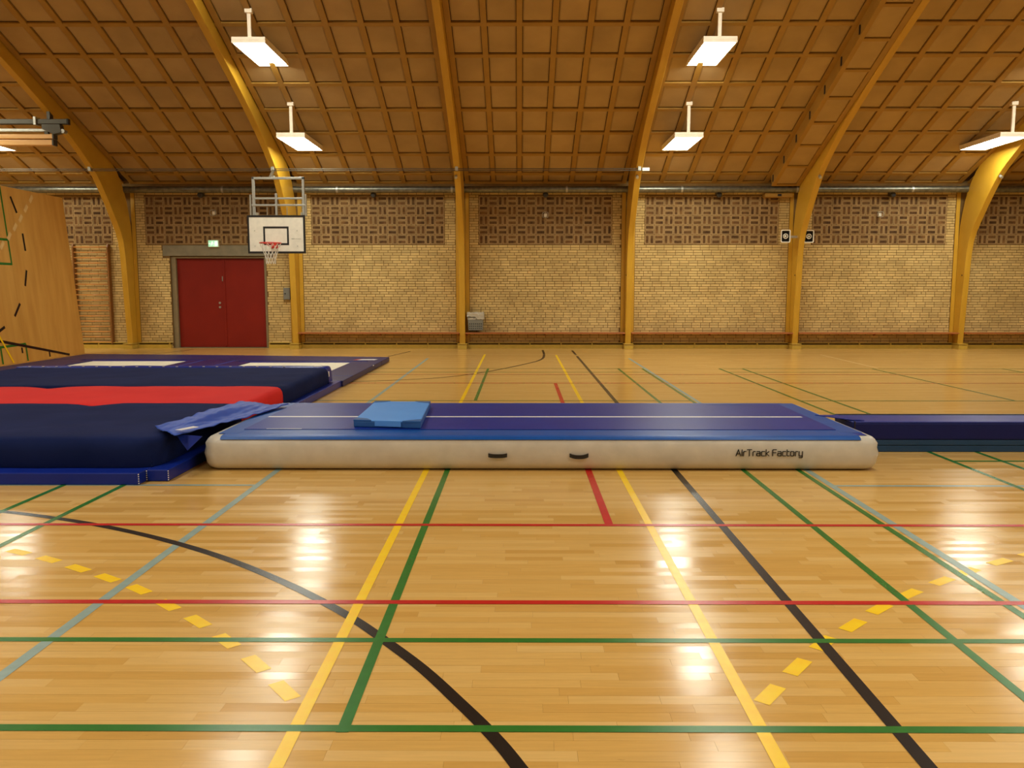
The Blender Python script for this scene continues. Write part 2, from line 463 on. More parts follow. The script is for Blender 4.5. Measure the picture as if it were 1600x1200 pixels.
# ---- red double doors
door = MB().box(DX0+.005, DX0+.13, WY+.04, WY+.34, 0, DH-.02).box(DX1-.07, DX1-.005, WY+.04, WY+.34, 0, DH-.02).box(DX0+.13, DX1-.07, WY+.04, WY+.34, 2.41, DH-.02).box(DX0, DX1, WY+.0, WY+.38, 0, .012)
door = door.build('door_1', M['jamb'], bevel=.004)
tag(door, 'red double doors under the grey concrete lintel', kind='structure')
mid = -7.985
for a, b in ((DX0+.135, mid-.004), (mid+.004, DX1-.075)):
    lf = MB().box(a, b, WY+.12, WY+.17, .02, 2.405).build('door_leaf', M['door'], door, bevel=.004)
    if a < mid - .5:
        MB().box(mid-.03, mid+.02, WY+.105, WY+.122, .05, 2.40).build('cover_strip', M['door'], lf, bevel=.003)
        for z in (1.10, 1.215):
            pts = [(mid-.14+.03*math.cos(t), WY+.112, z+.03*math.sin(t)) for t in [k*math.pi/8 for k in range(16)]]
            MB().prism([(p[0], p[2]) for p in pts], WY+.100, WY+.121, 'y').build('lock_rose', M['steel'], lf, bevel=.003)
        MB().box(mid-.05, mid-.03, WY+.085, WY+.121, 1.80, 1.93).build('door_closer_latch', M['steel'], lf, bevel=.003)
MB().box(DX0, DX1, WY+.38, WY+.42, 0, DH).build('door_backing', M['door'], door)

# ---- side, near walls and roof beyond
def gable(name, x0, x1, lab):
    poly = [(NEAR,0),(WY+.4,0),(WY+.4,cz(WY)+.3),(RIDGE,cz(RIDGE)+.3),(NEAR,cz(NEAR)+.3)]
    o = MB().prism(poly, x0, x1).build(name, M['brick']); tag(o, lab, kind='structure')
gable('wall_left', WX0-.3, WX0, 'yellow brick gable wall on the left')
gable('wall_right', WX1, WX1+.3, 'yellow brick gable wall on the right')
tag(MB().box(WX0, WX1, NEAR-.3, NEAR, 0, 4.75).build('wall_front', M['brick']), 'yellow brick wall behind the viewer', kind='structure')
ceil = MB()
ceil.add([(WX0,RIDGE,cz(RIDGE)+.07),(WX1,RIDGE,cz(RIDGE)+.07),(WX1,WY+.4,cz(WY+.4)+.07),(WX0,WY+.4,cz(WY+.4)+.07),
          (WX0,RIDGE,cz(RIDGE)+.25),(WX1,RIDGE,cz(RIDGE)+.25),(WX1,WY+.4,cz(WY+.4)+.25),(WX0,WY+.4,cz(WY+.4)+.25)],
         [(0,1,2,3),(4,5,6,7),(0,1,5,4),(2,3,7,6),(1,2,6,5),(3,0,4,7)])
ceil = ceil.build('ceiling', M['gap_shade'])
tag(ceil, 'sloping timber ceiling of pale square panels between ochre battens', kind='structure')
tag(MB().add([(WX0,RIDGE,cz(RIDGE)+.02),(WX1,RIDGE,cz(RIDGE)+.02),(WX1,NEAR-.3,cz(NEAR-.3)),(WX0,NEAR-.3,cz(NEAR-.3)),
              (WX0,RIDGE,cz(RIDGE)+.25),(WX1,RIDGE,cz(RIDGE)+.25),(WX1,NEAR-.3,cz(NEAR-.3)+.25),(WX0,NEAR-.3,cz(NEAR-.3)+.25)],
             [(0,1,2,3),(4,5,6,7),(0,1,5,4),(2,3,7,6),(1,2,6,5),(3,0,4,7)]).build('ceiling_near_slope', M['panel']),
    'near slope of the sports hall ceiling', kind='structure')

# slope frame helper: local (x, along slope s measured from wall upward, height n below plane)
ca, sa = 1/math.hypot(1, SL), SL/math.hypot(1, SL)
def SP(x, y, n):      # point on ceiling plane at depth y, offset n along the outward (upward) normal
    return (x, y + n*sa, cz(y) + n*ca)
def slab(mb, x0, x1, y0, y1, n0, n1, tone=.5):
    vs = [SP(x0,y0,n0),SP(x1,y0,n0),SP(x1,y1,n0),SP(x0,y1,n0),SP(x0,y0,n1),SP(x1,y0,n1),SP(x1,y1,n1),SP(x0,y1,n1)]
    return mb.add(vs, [(0,1,2,3),(4,5,6,7),(0,1,5,4),(2,3,7,6),(1,2,6,5),(3,0,4,7)], tone)
ROWY = [22.47] + [22.05 - .883*k for k in range(14)]
CW = .69
rest = MB(); npan = 0
PMESH = {}
def panel_piece(x0, x1, y0, y1, parent, drop=0, tone=.5):
    """slightly pillowed panel hung between battens"""
    g = .012; n0 = .028 - drop
    mb = MB()
    a0, a1, b0, b1 = x0+g, x1-g, y0+g, y1-.022
    e = .03
    vs = [SP(a0,b0,n0+.012),SP(a1,b0,n0+.012),SP(a1,b1,n0+.012),SP(a0,b1,n0+.012),
          SP(a0+e,b0+e,n0),SP(a1-e,b0+e,n0),SP(a1-e,b1-e,n0),SP(a0+e,b1-e,n0),
          SP(a0,b0,n0+.04),SP(a1,b0,n0+.04),SP(a1,b1,n0+.04),SP(a0,b1,n0+.04)]
    fs = [(4,5,6,7)] + [(j,(j+1)%4,4+(j+1)%4,4+j) for j in range(4)] + [(8+j,8+(j+1)%4,(j+1)%4,j) for j in range(4)]
    return mb, vs, fs
for bi in range(len(BAYS)-1):
    xa, xb = BAYS[bi], BAYS[bi+1]
    first = xa + (xb - xa - 6*CW)/2
    xs = [first + CW*i for i in range(7)]
    for i, x in enumerate(xs):
        if WX0 < x < WX1:
            slab(MB(), x-.058, x+.058, RIDGE, WY-.01, 0, .045).build('batten', M['batten'], ceil)
    for r, y in enumerate(ROWY):
        slab(MB(), xa+.08, xb-.08, y-.044, y+.044, .003, .045).build('purlin', M['batten'], ceil)
    for r in range(len(ROWY)-1):
        y1, y0 = ROWY[r]-.044, ROWY[r+1]+.044
        for i in range(6):
            a, b = xs[i]+.058, xs[i+1]-.058
            if a < WX0 or b > WX1: continue
            mb, vs, fs = panel_piece(a, b, y0, y1, ceil)
            t = rng.random(); xm = (a+b)/2
            if r <= 7 and abs(xm) < .63*((y0+y1)/2) - .3 and npan < 296:
                mb.add(vs, fs, t); mb.build('ceiling_panel', M['panel'], ceil); npan += 1
            else: rest.add(vs, fs, t)
rest.build('ceiling_panels', M['panel'], ceil, kind='stuff')

# ---- skirting: segments with slot
for bi in range(len(BAYS)-1):
    xa, xb = BAYS[bi]+.12, BAYS[bi+1]-.12
    n = round((xb-xa)/.77)
    for k in range(n):
        a = xa + (xb-xa)*k/n; b = xa + (xb-xa)*(k+1)/n
        if b > DX0-.03 and a < DX1+.03:
            if a < DX0-.03: b = DX0-.03
            elif b > DX1+.03: a = DX1+.03
            else: continue
        if a < WX0 or b > WX1: continue
        m = MB().box(a+.002, b-.002, WY-.115, WY-.012, 0, .102).box(a+.002, b-.002, WY-.125, WY-.012, .140, .157)
        m.box(a+.002, a+.03, WY-.11, WY-.012, .102, .140)
        m.box(a+.002, b-.002, WY-.05, WY-.012, .105, .137, mi=1)  # slot back coloured dark so the recess looks shaded
        o = m.build('skirting', [M['skirting'], M['gap_shade']])
        if 'sk_root' not in globals():
            sk_root = empty('baseboard_back', (0, WY, 0), 'ochre slotted skirting along the back wall'); sk_root['kind'] = 'structure'
        o.parent = sk_root; o.matrix_parent_inverse = Matrix.Translation(sk_root.location).inverted()

# ================================================================== ARCHES
intr = [(22.22,0),(22.22,.09),(22.10,1.67),(21.98,2.79),(21.56,3.45),(21.05,4.07),(20.62,4.48),(19.58,5.11),(18.14,5.78),(16.90,6.30),(15.80,6.74),(13.0,7.86),(RIDGE+.01,9.18)]
extr = [(22.48,0),(22.48,1.6),(22.47,2.9),(22.38,3.5),(22.12,4.17),(21.6,4.75),(20.6,cz(20.6)+.04),(18,cz(18)+.04),(13,cz(13)+.04),(RIDGE,cz(RIDGE)+.04)]
ip = smooth_pts(intr[1:], 6); ep = smooth_pts(extr[1:], 6)
poly = [intr[0]] + ip + list(reversed(ep)) + [extr[0]]
alabels = ['ochre timber arch left of the red doors, beside the wall bars',
           'ochre timber arch lit by a lamp behind the basketball backboard',
           'ochre timber arch with the waste bin at its right foot',
           'ochre timber arch where the thin ceiling rail ends',
           'ochre timber arch with a loudspeaker on each side',
           'rightmost ochre timber arch, its curve brightly lit by a hanging lamp']
for X, lb in zip(ARCHES, alabels):
    root = empty('timber_arch', (X, 22.35, 0), lb, 'arch')
    w = .075
    mb = MB(); n = len(poly)
    # side faces as strips between intrados and extrados for clean shading
    K = 60
    def resample(pts, K):
        L_ = [0]
        for i in range(1, len(pts)): L_.append(L_[-1] + math.dist(pts[i], pts[i-1]))
        out = []
        for k in range(K+1):
            s = L_[-1]*k/K; j = 1
            while j < len(L_)-1 and L_[j] < s: j += 1
            t = (s - L_[j-1])/max(1e-9, L_[j]-L_[j-1])
            out.append((pts[j-1][0]+(pts[j][0]-pts[j-1][0])*t, pts[j-1][1]+(pts[j][1]-pts[j-1][1])*t))
        return out
    A = resample([intr[0]] + ip, K); B = resample([extr[0]] + ep, K)
    for k in range(K):
        a0, a1, b0, b1 = A[k], A[k+1], B[k], B[k+1]
        vs = [(X-w,)+tuple(a0), (X+w,)+tuple(a0), (X+w,)+tuple(a1), (X-w,)+tuple(a1), (X-w,)+tuple(b0), (X+w,)+tuple(b0), (X+w,)+tuple(b1), (X-w,)+tuple(b1)]
        mb.add(vs, [(0,1,2,3),(4,5,6,7),(0,3,7,4),(1,2,6,5)])
    o = mb.build('rib', M['arch'], root)
    bm = bmesh.new(); bm.from_mesh(o.data); bmesh.ops.remove_doubles(bm, verts=bm.verts, dist=.0005)
    bmesh.ops.recalc_face_normals(bm, faces=bm.faces)
    for f in bm.faces: f.smooth = True
    for e in bm.edges:
        if e.is_manifold and e.calc_face_angle() > R(35): e.smooth = False
    bm.to_mesh(o.data); bm.free()
    m = o.modifiers.new('bevel', 'BEVEL'); m.width = .006; m.segments = 1; m.limit_method = 'ANGLE'; m.angle_limit = R(40)
    MB().box(X-.118, X+.118, 22.06, 22.49, 0, .105).box(X-.125, X+.125, 22.05, 22.49, .125, .145).box(X-.105, X+.105, 22.08, 22.49, .105, .125).build('plinth', M['skirting'], root, bevel=.004)
    for s in (-1, 1):
        MB().box(X+s*.08 if s > 0 else X-.178, X+.178 if s > 0 else X-.08, WY-.03, WY-.011, .16, 4.30).build('wall_post', M['arch'], root)
    # bolt plate where the beam curves
    if X not in (ARCHES[0],):
        MB().tube([(X-.03, 20.78, 4.33), (X-.03, 20.70, 4.28)], .035, 10).build('bolt', M['steel'], root)
        MB().tube([(X-w-.012, 22.18, 1.95), (X-w+.01, 22.18, 1.95)], .018, 8).build('bolt', M['dark_steel'], root)

# ================================================================== hanging lamps
def lamp(xc, y0, y1, zb, lb, grp=None, rod=True):
    root = empty('hanging_lamp', (xc, (y0+y1)/2, zb), lb, 'lamp', grp)
    hw = .32
    m = MB().box(xc-hw, xc+hw, y0, y1, zb+.045, zb+.105)
    m.build('housing', M['lamp_body'], root, bevel=.006)
    MB().box(xc-hw, xc-hw+.02, y0, y1, zb-.006, zb+.045).box(xc+hw-.02, xc+hw, y0, y1, zb-.006, zb+.045).box(xc-hw+.02, xc+hw-.02, y0, y0+.02, zb-.006, zb+.045).box(xc-hw+.02, xc+hw-.02, y1-.02, y1, zb-.006, zb+.045).build('rim', M['lamp_body'], root)
    MB().add([(xc-hw+.02,y0+.02,zb+.03),(xc+hw-.02,y0+.02,zb+.03),(xc+hw-.02,y1-.02,zb+.03),(xc-hw+.02,y1-.02,zb+.03)], [(0,3,2,1)]).build('diffuser', M['lamp'], root)
    yr = y0 + .10
    MB().box(xc-.035, xc+.035, yr-.02, yr+.02, zb+.095, cz(yr)-.02).build('hanger', M['lamp_body'], root, bevel=.004)
    MB().box(xc-.07, xc+.07, yr-.05, yr+.05, cz(yr)-.05, cz(yr)+.03).build('ceiling_plate', M['lamp_body'], root, bevel=.004)
XS = (-12.62, -5.12, 3.77, 11.0)
names2 = ['lit lamp at the left picture edge below the wooden booms', 'smaller lit lamp of the left pair, directly above the backboard',
          'smaller lit lamp of the pair right of the centre bay', 'lit lamp at the far right beside the bright arch']
names1 = [None, 'larger lit lamp of the left pair, upper left of the picture', 'larger lit lamp of the pair right of the centre, near the top', None]
for i, x in enumerate(XS):
    lamp(x, 19.05, 20.8, 4.95, 'white hanging ' + names2[i])
    lamp(x, 16.28, 17.95, 6.2, ('white hanging ' + names1[i]) if names1[i] else 'white hanging lamp of the upper row outside the picture', None if names1[i] else 'upper row lamps outside the picture')
    for y in (13.5, 5.9, 2.9, .1):
        lamp(x, y-.05, y+1.65, cz(y)-.62, 'white hanging lamp under the ridge above the near floor', 'lamps outside the picture')

# ================================================================== duct, rail, soffit
d = empty('ventilation_duct', (0, 22.2, 4.19), 'long galvanised round duct running along the top of the brick wall', 'duct')
MB().tube([(WX0+.02+.5*k, 22.17, 4.175) for k in range(64)], .085, 20).build('pipe', M['duct'], d, smooth=True)
k = WX0 + 1.2
while k < WX1 - .5:
    MB().tube([(k, 22.17, 4.175), (k+.05, 22.17, 4.175)], .089, 20).build('joint_band', M['steel'], d); k += 3.0
rl = empty('guide_rail', (-5, 20.7, 4.46), 'thin double steel rail running across the arches above the backboard', 'rail')
for dy, dz in ((0, .022), (-.03, -.022)):
    MB().box(WX0+.02, 3.0, 20.60+dy, 20.625+dy, 4.452+dz, 4.468+dz).build('rail_bar', M['dark_steel'], rl)
MB().box(2.96, 3.13, 20.56, 20.64, 4.425, 4.50).build('end_bracket', M['white'], rl, bevel=.004)
for X in ARCHES[:4]:
    MB().box(X-.035, X+.035, 20.55, 20.70, 4.43, 4.55).build('bracket', M['steel'], rl, bevel=.004)

so = empty('ceiling_soffit', (6.9, 20, 5), 'dropped boxed strip of ceiling panels beside the arch with loudspeakers', 'soffit')
def SPd(x, y, n, D=.30): return (x, y + n*sa, cz(y) + n*ca - D)
def slabd(mb, x0, x1, y0, y1, n0, n1):
    vs = [SPd(x0,y0,n0),SPd(x1,y0,n0),SPd(x1,y1,n0),SPd(x0,y1,n0),SPd(x0,y0,n1),SPd(x1,y0,n1),SPd(x1,y1,n1),SPd(x0,y1,n1)]
    return mb.add(vs, [(0,1,2,3),(4,5,6,7),(0,1,5,4),(2,3,7,6),(1,2,6,5),(3,0,4,7)])
slabd(MB(), 6.53, 6.63, RIDGE, 22.05, 0, .05).build('edge_batten', M['batten'], so)
slabd(MB(), 7.14, 7.255, RIDGE, 22.05, 0, .05).build('edge_batten', M['batten'], so)
slabd(MB(), 6.535, 6.55, RIDGE, 22.05, .05, .28).build('side_board', M['batten'], so)
for kk in range(14):
    y = ROWY[kk+1]
    if y > 22.04: y = 22.02
    slabd(MB(), 6.63, 7.14, y-.035, y+.035, .003, .05).build('batten', M['batten'], so)
    MB().box(6.515, 6.535, y-.10, y-.06, cz(y)-.22, cz(y)-.04).build('bracket', M['black'], so)
    if kk < 13:
        y2 = ROWY[kk+2]; m = MB()
        slabd(m, 6.64, 7.13, y2+.045, y-.06, .025, .05); m.build('panel', M['panel'], so)
bx = empty('valve_box', (6.78, 22.3, 4.0), 'small ochre wooden box under the duct beside the loudspeaker arch', 'box')
MB().box(6.42, 7.14, 22.2, 22.47, 3.98, 4.08).build('casing', M['batten'], bx, bevel=.004)
MB().box(6.74, 6.84, 22.19, 22.21, 4.0, 4.06).build('slot', M['black'], bx)

# ================================================================== benches on the wall
bl = ['red-brown wall bench right of the basketball arch, left of the waste bin', 'red-brown wall bench in the bay with the waste bin above it',
      'red-brown wall bench right of the arch where the ceiling rail ends', 'red-brown wall bench right of the loudspeaker arch',
      'red-brown wall bench at the far right picture edge']
for k in range(1, 6):
    a, b = BAYS[k+1]+.085, BAYS[k+2]-.085
    b = min(b, WX1-.05)
    root = empty('wall_bench', ((a+b)/2, 22.35, 0), bl[k-1], 'bench')
    MB().box(a, b, 22.11, 22.49, .405, .438).build('seat_plank', M['bench'], root, bevel=.006)
    for j in range(3):
        x = a + .02 + (b-a-.04)*j/2
        MB().prism([(22.30,.405),(22.49,.405),(22.49,.33)], x-.012, x+.012).build('bracket', M['bench'], root)

# ================================================================== wall fittings
def cam_det(x, z, lb):
    r = empty('motion_sensor', (x, 22.42, z), lb, 'sensor')
    MB().box(x-.05, x+.05, 22.38, WY-.012, z-.05, z+.05).build('mount', M['dark_steel'], r, bevel=.008)
    pts = [(x, 22.40, z-.01), (x, 22.36, z-.012), (x, 22.32, z-.02), (x, 22.27, z-.03), (x, 22.25, z-.033)]
    MB().tube(pts, [.05,.07,.078,.07,.06], 14).build('body', M['dark_steel'], r, smooth=True)
    MB().tube([(x, 22.255, z-.033), (x, 22.235, z-.036)], .045, 14).build('lens', M['black'], r)
for x, lb in ((-8.42, 'dark round sensor under the duct above the red doors'), (-3.86, 'dark round sensor under the duct right of the backboard'),
              (.675, 'dark round sensor under the duct in the waste bin bay'), (5.236, 'dark round sensor under the duct left of the loudspeakers'),
              (9.789, 'dark round sensor under the duct right of the loudspeakers')):
    cam_det(x, 4.075, lb)
def caged(x, z, lb):
    r = empty('caged_sensor', (x, WY, z), lb, 'sensor')
    MB().box(x-.035, x+.045, 22.42, WY-.01, z-.05, z+.04).build('body', M['white'], r, bevel=.01)
    m = MB()
    for q in (-.06, 0, .06):
        m.tube([(x+q, WY-.012, z-.07), (x+q, 22.37, z-.06), (x+q, 22.37, z+.06), (x+q, WY-.012, z+.07)], .004, 5)
    m.tube([(x-.08, 22.38, z-.065), (x+.08, 22.38, z-.065)], .004, 5).tube([(x-.08, 22.38, z+.065), (x+.08, 22.38, z+.065)], .004, 5)
    m.tube([(x+.09*math.cos(t), 22.375, z+.075*math.sin(t)) for t in [i*math.pi/8 for i in range(16)]], .005, 5, closed=True)
    m.build('wire_guard', M['steel'], r)
caged(-8.137, 3.60, 'small white sensor in a wire guard above the green exit sign')
caged(.677, 3.54, 'small white sensor in a wire guard on the brown bricks of the waste bin bay')
caged(9.528, 3.55, 'small white sensor in a wire guard right of the loudspeakers')

def speaker(xc, yc, zc, lb, turn):
    r = empty('loudspeaker', (xc, yc, zc), lb, 'loudspeaker')
    w, h, dp = .125, .165, .16
    def ring(k, y, wd, hd, rad):
        pts = []
        for cx, cz_, a0 in ((wd-rad, hd-rad, 0), (-(wd-rad), hd-rad, 90), (-(wd-rad), -(hd-rad), 180), (wd-rad, -(hd-rad), 270)):
            for i in range(4):
                t = R(a0 + 30*i); pts.append((cx + rad*math.cos(t), y, cz_ + rad*math.sin(t)))
        return pts
    rot = Matrix.Rotation(R(turn), 4, 'Z')
    T = lambda p: tuple(Vector((xc, yc, zc)) + rot @ Vector(p))
    def loft(rings, caps=(False, False)):
        m = MB(); n = len(rings[0])
        vs = [T(p) for rg in rings for p in rg]
        fs = [(i*n+j, i*n+(j+1) % n, (i+1)*n+(j+1) % n, (i+1)*n+j) for i in range(len(rings)-1) for j in range(n)]
        if caps[0]: fs.append(tuple(range(n)))
        if caps[1]: fs.append(tuple((len(rings)-1)*n+j for j in range(n)))
        return m.add(vs, fs)
    loft([ring(0, dp, .05, .06, .03), ring(0, .03, w-.01, h-.01, .04), ring(0, 0, w, h, .035), ring(0, -.015, w, h, .035), ring(0, -.02, w-.008, h-.008, .03), ring(0, -.015, w-.022, h-.022, .024), ring(0, .0, w-.026, h-.026, .022)], (True, False)).build('rim', M['white'], r)
    loft([ring(0, -.002, w-.025, h-.025, .022), ring(0, .10, .05, .05, .03), ring(0, .11, .04, .04, .02)], (False, True)).build('horn', M['black'], r)
    C = [(.058*math.cos(t), .0, .058*math.sin(t)) for t in [i*math.pi/10 for i in range(20)]]
    MB().tube([T(p) for p in C], .011, 8, closed=True).build('driver_ring', M['white'], r, smooth=True)
    MB().tube([T((0, q, 0)) for q in (.09, .03, .01, -.005, -.012)], [.03, .032, .03, .02, .008], 12).build('driver_cone', M['white'], r, smooth=True)
    s = 1 if xc < 7.34 else -1
    MB().box(min(xc+s*.03, 7.34-s*.07), max(xc+s*.03, 7.34-s*.07), 22.08, 22.12, zc-.03, zc+.03).build('bracket', M['steel'], r)
speaker(6.87, 21.83, 2.945, 'white-rimmed loudspeaker left of the ochre arch, fully in view', 0)
speaker(7.53, 22.0, 2.95, 'white-rimmed loudspeaker right of the ochre arch, half hidden by it', -8)

ex = empty('exit_sign', (-8.17, WY-.06, 2.79), 'lit green and white exit sign above the red doors', 'sign')
MB().box(-8.31, -8.035, WY-.085, WY-.012, 2.70, 2.885).build('case', M['white'], ex, bevel=.005)
MB().box(-8.30, -8.045, WY-.089, WY-.086, 2.71, 2.875).build('face', M['sign_green'], ex)
m = MB()
Y = WY-.0925
def q(pts): m.add([(-8.30+px, Y, 2.71+pz) for px, pz in pts] + [(-8.30+px, Y+.003, 2.71+pz) for px, pz in pts],
                  [tuple(range(len(pts)))] + [(i, (i+1) % len(pts), len(pts)+(i+1) % len(pts), len(pts)+i) for i in range(len(pts))])
q([(.165,.02),(.245,.02),(.245,.145),(.165,.145)])                       # doorway
q([(.095,.118),(.118,.118),(.122,.130),(.118,.142),(.098,.142),(.092,.130)])   # head
q([(.078,.07),(.108,.062),(.128,.112),(.096,.116)])                       # trunk
q([(.108,.062),(.122,.058),(.150,.03),(.14,.022)]); q([(.078,.07),(.094,.066),(.074,.018),(.056,.03)])   # legs
q([(.118,.104),(.124,.094),(.155,.082),(.155,.094)]); q([(.098,.112),(.094,.1),(.065,.088),(.062,.098)])  # arms
q([(.01,.082),(.035,.112),(.035,.09),(.055,.09),(.055,.074),(.035,.074),(.035,.052)])                       # arrow
m.build('pictogram', M['sign_white'], ex)

wbx = empty('control_box', (-6.25, 22.4, 1.46), 'small pale control box between the red doors and the arch', 'box')
MB().box(-6.335, -6.16, 22.39, WY-.012, 1.31, 1.62).build('casing', M['bin'], wbx, bevel=.008)
MB().tube([(-6.285, 22.392, 1.465), (-6.285, 22.378, 1.465)], .018, 10).build('keyhole', M['black'], wbx)

# waste bin
bn = empty('waste_bin', (-1.18, 22.3, .52), 'grey perforated waste bin with a clear bag right of the arch foot', 'bin')
def grid_face(mb, fn, nu, nv, hole):
    vs = [fn(u/nu, v/nv) for v in range(nv+1) for u in range(nu+1)]
    fs = [(v*(nu+1)+u, v*(nu+1)+u+1, (v+1)*(nu+1)+u+1, (v+1)*(nu+1)+u) for v in range(nv) for u in range(nu) if not hole(u, v)]
    mb.add(vs, fs)
bx0, bx1, by0, by1, bz0, bz1 = -1.385, -.975, 22.16, 22.44, .50, .955
def hole(u, v): return u % 2 == 1 and v % 2 == 1 and (v < 7 or v == 13)
m = MB()
tp = lambda v, c, a: c + (a-c)*(.90 + .10*v)
cxm, cym = (bx0+bx1)/2, (by0+by1)/2
for f in (lambda u, v: (tp(v, cxm, bx0+(bx1-bx0)*u), tp(v, cym, by0), bz0+(bz1-bz0)*v),
          lambda u, v: (tp(v, cxm, bx0+(bx1-bx0)*u), tp(v, cym, by1), bz0+(bz1-bz0)*v),
          lambda u, v: (tp(v, cxm, bx0), tp(v, cym, by0+(by1-by0)*u), bz0+(bz1-bz0)*v),
          lambda u, v: (tp(v, cxm, bx1), tp(v, cym, by0+(by1-by0)*u), bz0+(bz1-bz0)*v)):
    grid_face(m, f, 15, 15, hole)
m.box(tp(0,cxm,bx0), tp(0,cxm,bx1), tp(0,cym,by0), tp(0,cym,by1), bz0, bz0+.008)
o = m.build('basket', M['bin'], bn); md = o.modifiers.new('solid', 'SOLIDIFY'); md.thickness = .005
MB().box(bx0+.03, bx1-.03, by0+.03, by1-.03, bz0+.02, bz1-.12).build('inner_shade_box', M['black'], bn)  # black box added so the holes show a dark, shaded interior
rg = random.Random(5); m = MB(); n = 40; vs = []
per = []
for i in range(n):
    t = i/n*4; s = int(t); f = t - s
    per.append([(bx0+(bx1-bx0)*f, by0), (bx1, by0+(by1-by0)*f), (bx1-(bx1-bx0)*f, by1), (bx0, by1-(by1-by0)*f)][s])
for j, (dz, g) in enumerate([(-.17, .0), (.012, -.01), (.02, .008), (-.03, .022), (-.08, .02), (-.12, .03)]):
    for i, (x, y) in enumerate(per):
        k = rg.uniform(-.012, .012); low = 1.3 if x > cxm+.02 else .75
        ux, uy = (x-cxm), (y-cym); L_ = math.hypot(ux, uy)
        vs.append((x + ux/L_*(g+k*.6), y + uy/L_*(g+k*.6), bz1 + (dz*low if j > 2 else dz) + (k if j else 0)))
m.add(vs, [(j*n+i, j*n+(i+1) % n, (j+1)*n+(i+1) % n, (j+1)*n+i) for j in range(5) for i in range(n)])
m.build('bag', M['bag'], bn)
MB().box(cxm-.1, cxm+.1, by1-.01, WY-.01, .80, .86).build('bracket', M['steel'], bn)

# ---- wall bars
wbr = empty('wall_bars', (-11.43, 22.4, 0), 'orange-brown wooden wall bars left of the red doors', 'wall bars')
for x in (-11.92, -10.99):
    MB().prism([(WY-.012,.12),(WY-.15,.12),(WY-.15,2.70),(WY-.11,2.78),(WY-.012,2.78)], x-.02, x+.02).build('upright', M['ladder'], wbr, bevel=.004)
for i in range(19):
    z = .17 + i*.1405
    MB().tube([(-11.90, WY-.11, z), (-11.01, WY-.11, z)], .017, 10).build('rung', M['rung'], wbr, smooth=True)

# ---- leaning timber partition with painted marks
pt = empty('timber_partition', (-10.9, 18, 0), 'tall leaning plywood partition painted with dashes at the left edge', 'partition')
def BP(y, z, n=0): return (-10.8 - .0868*z + n, y, z)
YS = [20.57, 18.13, 15.69, 13.25]
for i in range(3):
    a, b = YS[i+1]+.002, YS[i]-.002
    vs = [BP(a,0),BP(b,0),BP(b,3.79),BP(a,3.79),BP(a,0,-.06),BP(b,0,-.06),BP(b,3.79,-.06),BP(a,3.79,-.06)]
    MB().add(vs, [(0,1,2,3),(4,5,6,7),(0,1,5,4),(2,3,7,6),(1,2,6,5),(3,0,4,7)]).build('plywood_panel', M['ply'], pt, bevel=.003)
for y in (20.2, 17.0, 14.0):
    MB().bar(BP(y,.03,-.09), BP(y,3.7,-.09), .06, .06).build('stud', M['ladder'], pt)
    MB().bar(BP(y,3.0,-.09), (-12.1, y, .03), .05, .05).build('prop', M['ladder'], pt)
def mark(pts, w, mname, nm='painted_line', n=.003):
    P = [Vector((0, p[0], p[1])) for p in pts]; vs = []
    for i, p in enumerate(P):
        d = (P[min(i+1,len(P)-1)] - P[max(i-1,0)]).normalized(); q_ = Vector((0, -d.z, d.y))*w/2
        for s in (1, -1):
            vs.append(BP(p.y+s*q_.y, max(.002, p.z+s*q_.z), n))
    m = MB().add(vs, [(2*i,2*i+2,2*i+3,2*i+1) for i in range(len(P)-1)])
    m.build(nm, M[mname], pt)
for a, b in (((18.43,3.59),(18.58,3.25)), ((18.68,2.81),(18.69,2.43)), ((18.62,2.0),(18.48,1.65)), ((18.19,1.27),(17.93,1.0)), ((17.53,.79),(17.30,.70))):
    mark([a, b], .06, 'black_paint', 'dash_mark', .004)
for y, z in ((19.21,3.62),(18.95,3.38),(18.69,3.14),(18.43,2.93),(18.17,2.72),(17.87,2.51)):
    mark([(y+.07,z+.075),(y-.07,z-.075)], .09, 'cream_paint', 'dash_mark', .005)
mark([(18.10,3.77),(18.11,2.12)], .05, 'green_paint'); mark([(18.09,2.64),(16.6,2.63)], .05, 'green_paint', n=.0035); mark([(18.13,2.12),(16.0,2.12)], .05, 'green_paint', n=.0035)
mark([(17.0,.37),(18.18,.39)], .05, 'green_paint', n=.0035); mark([(18.17,.39),(18.17,.02)], .05, 'green_paint', n=.0045); mark([(17.28,.38),(17.28,.02)], .05, 'green_paint', n=.0045)
mark([(17.2,.52),(19.86,.02)], .06, 'black_paint', n=.0055); mark([(18.01,.32),(18.01,.2)], .05, 'black_paint', 'tick_mark', .0065); mark([(19.03,.16),(19.03,.04)], .05, 'black_paint', 'tick_mark', .0065)
mark([(17.2,.75),(17.65,.02)], .05, 'yellow_paint', n=.007)

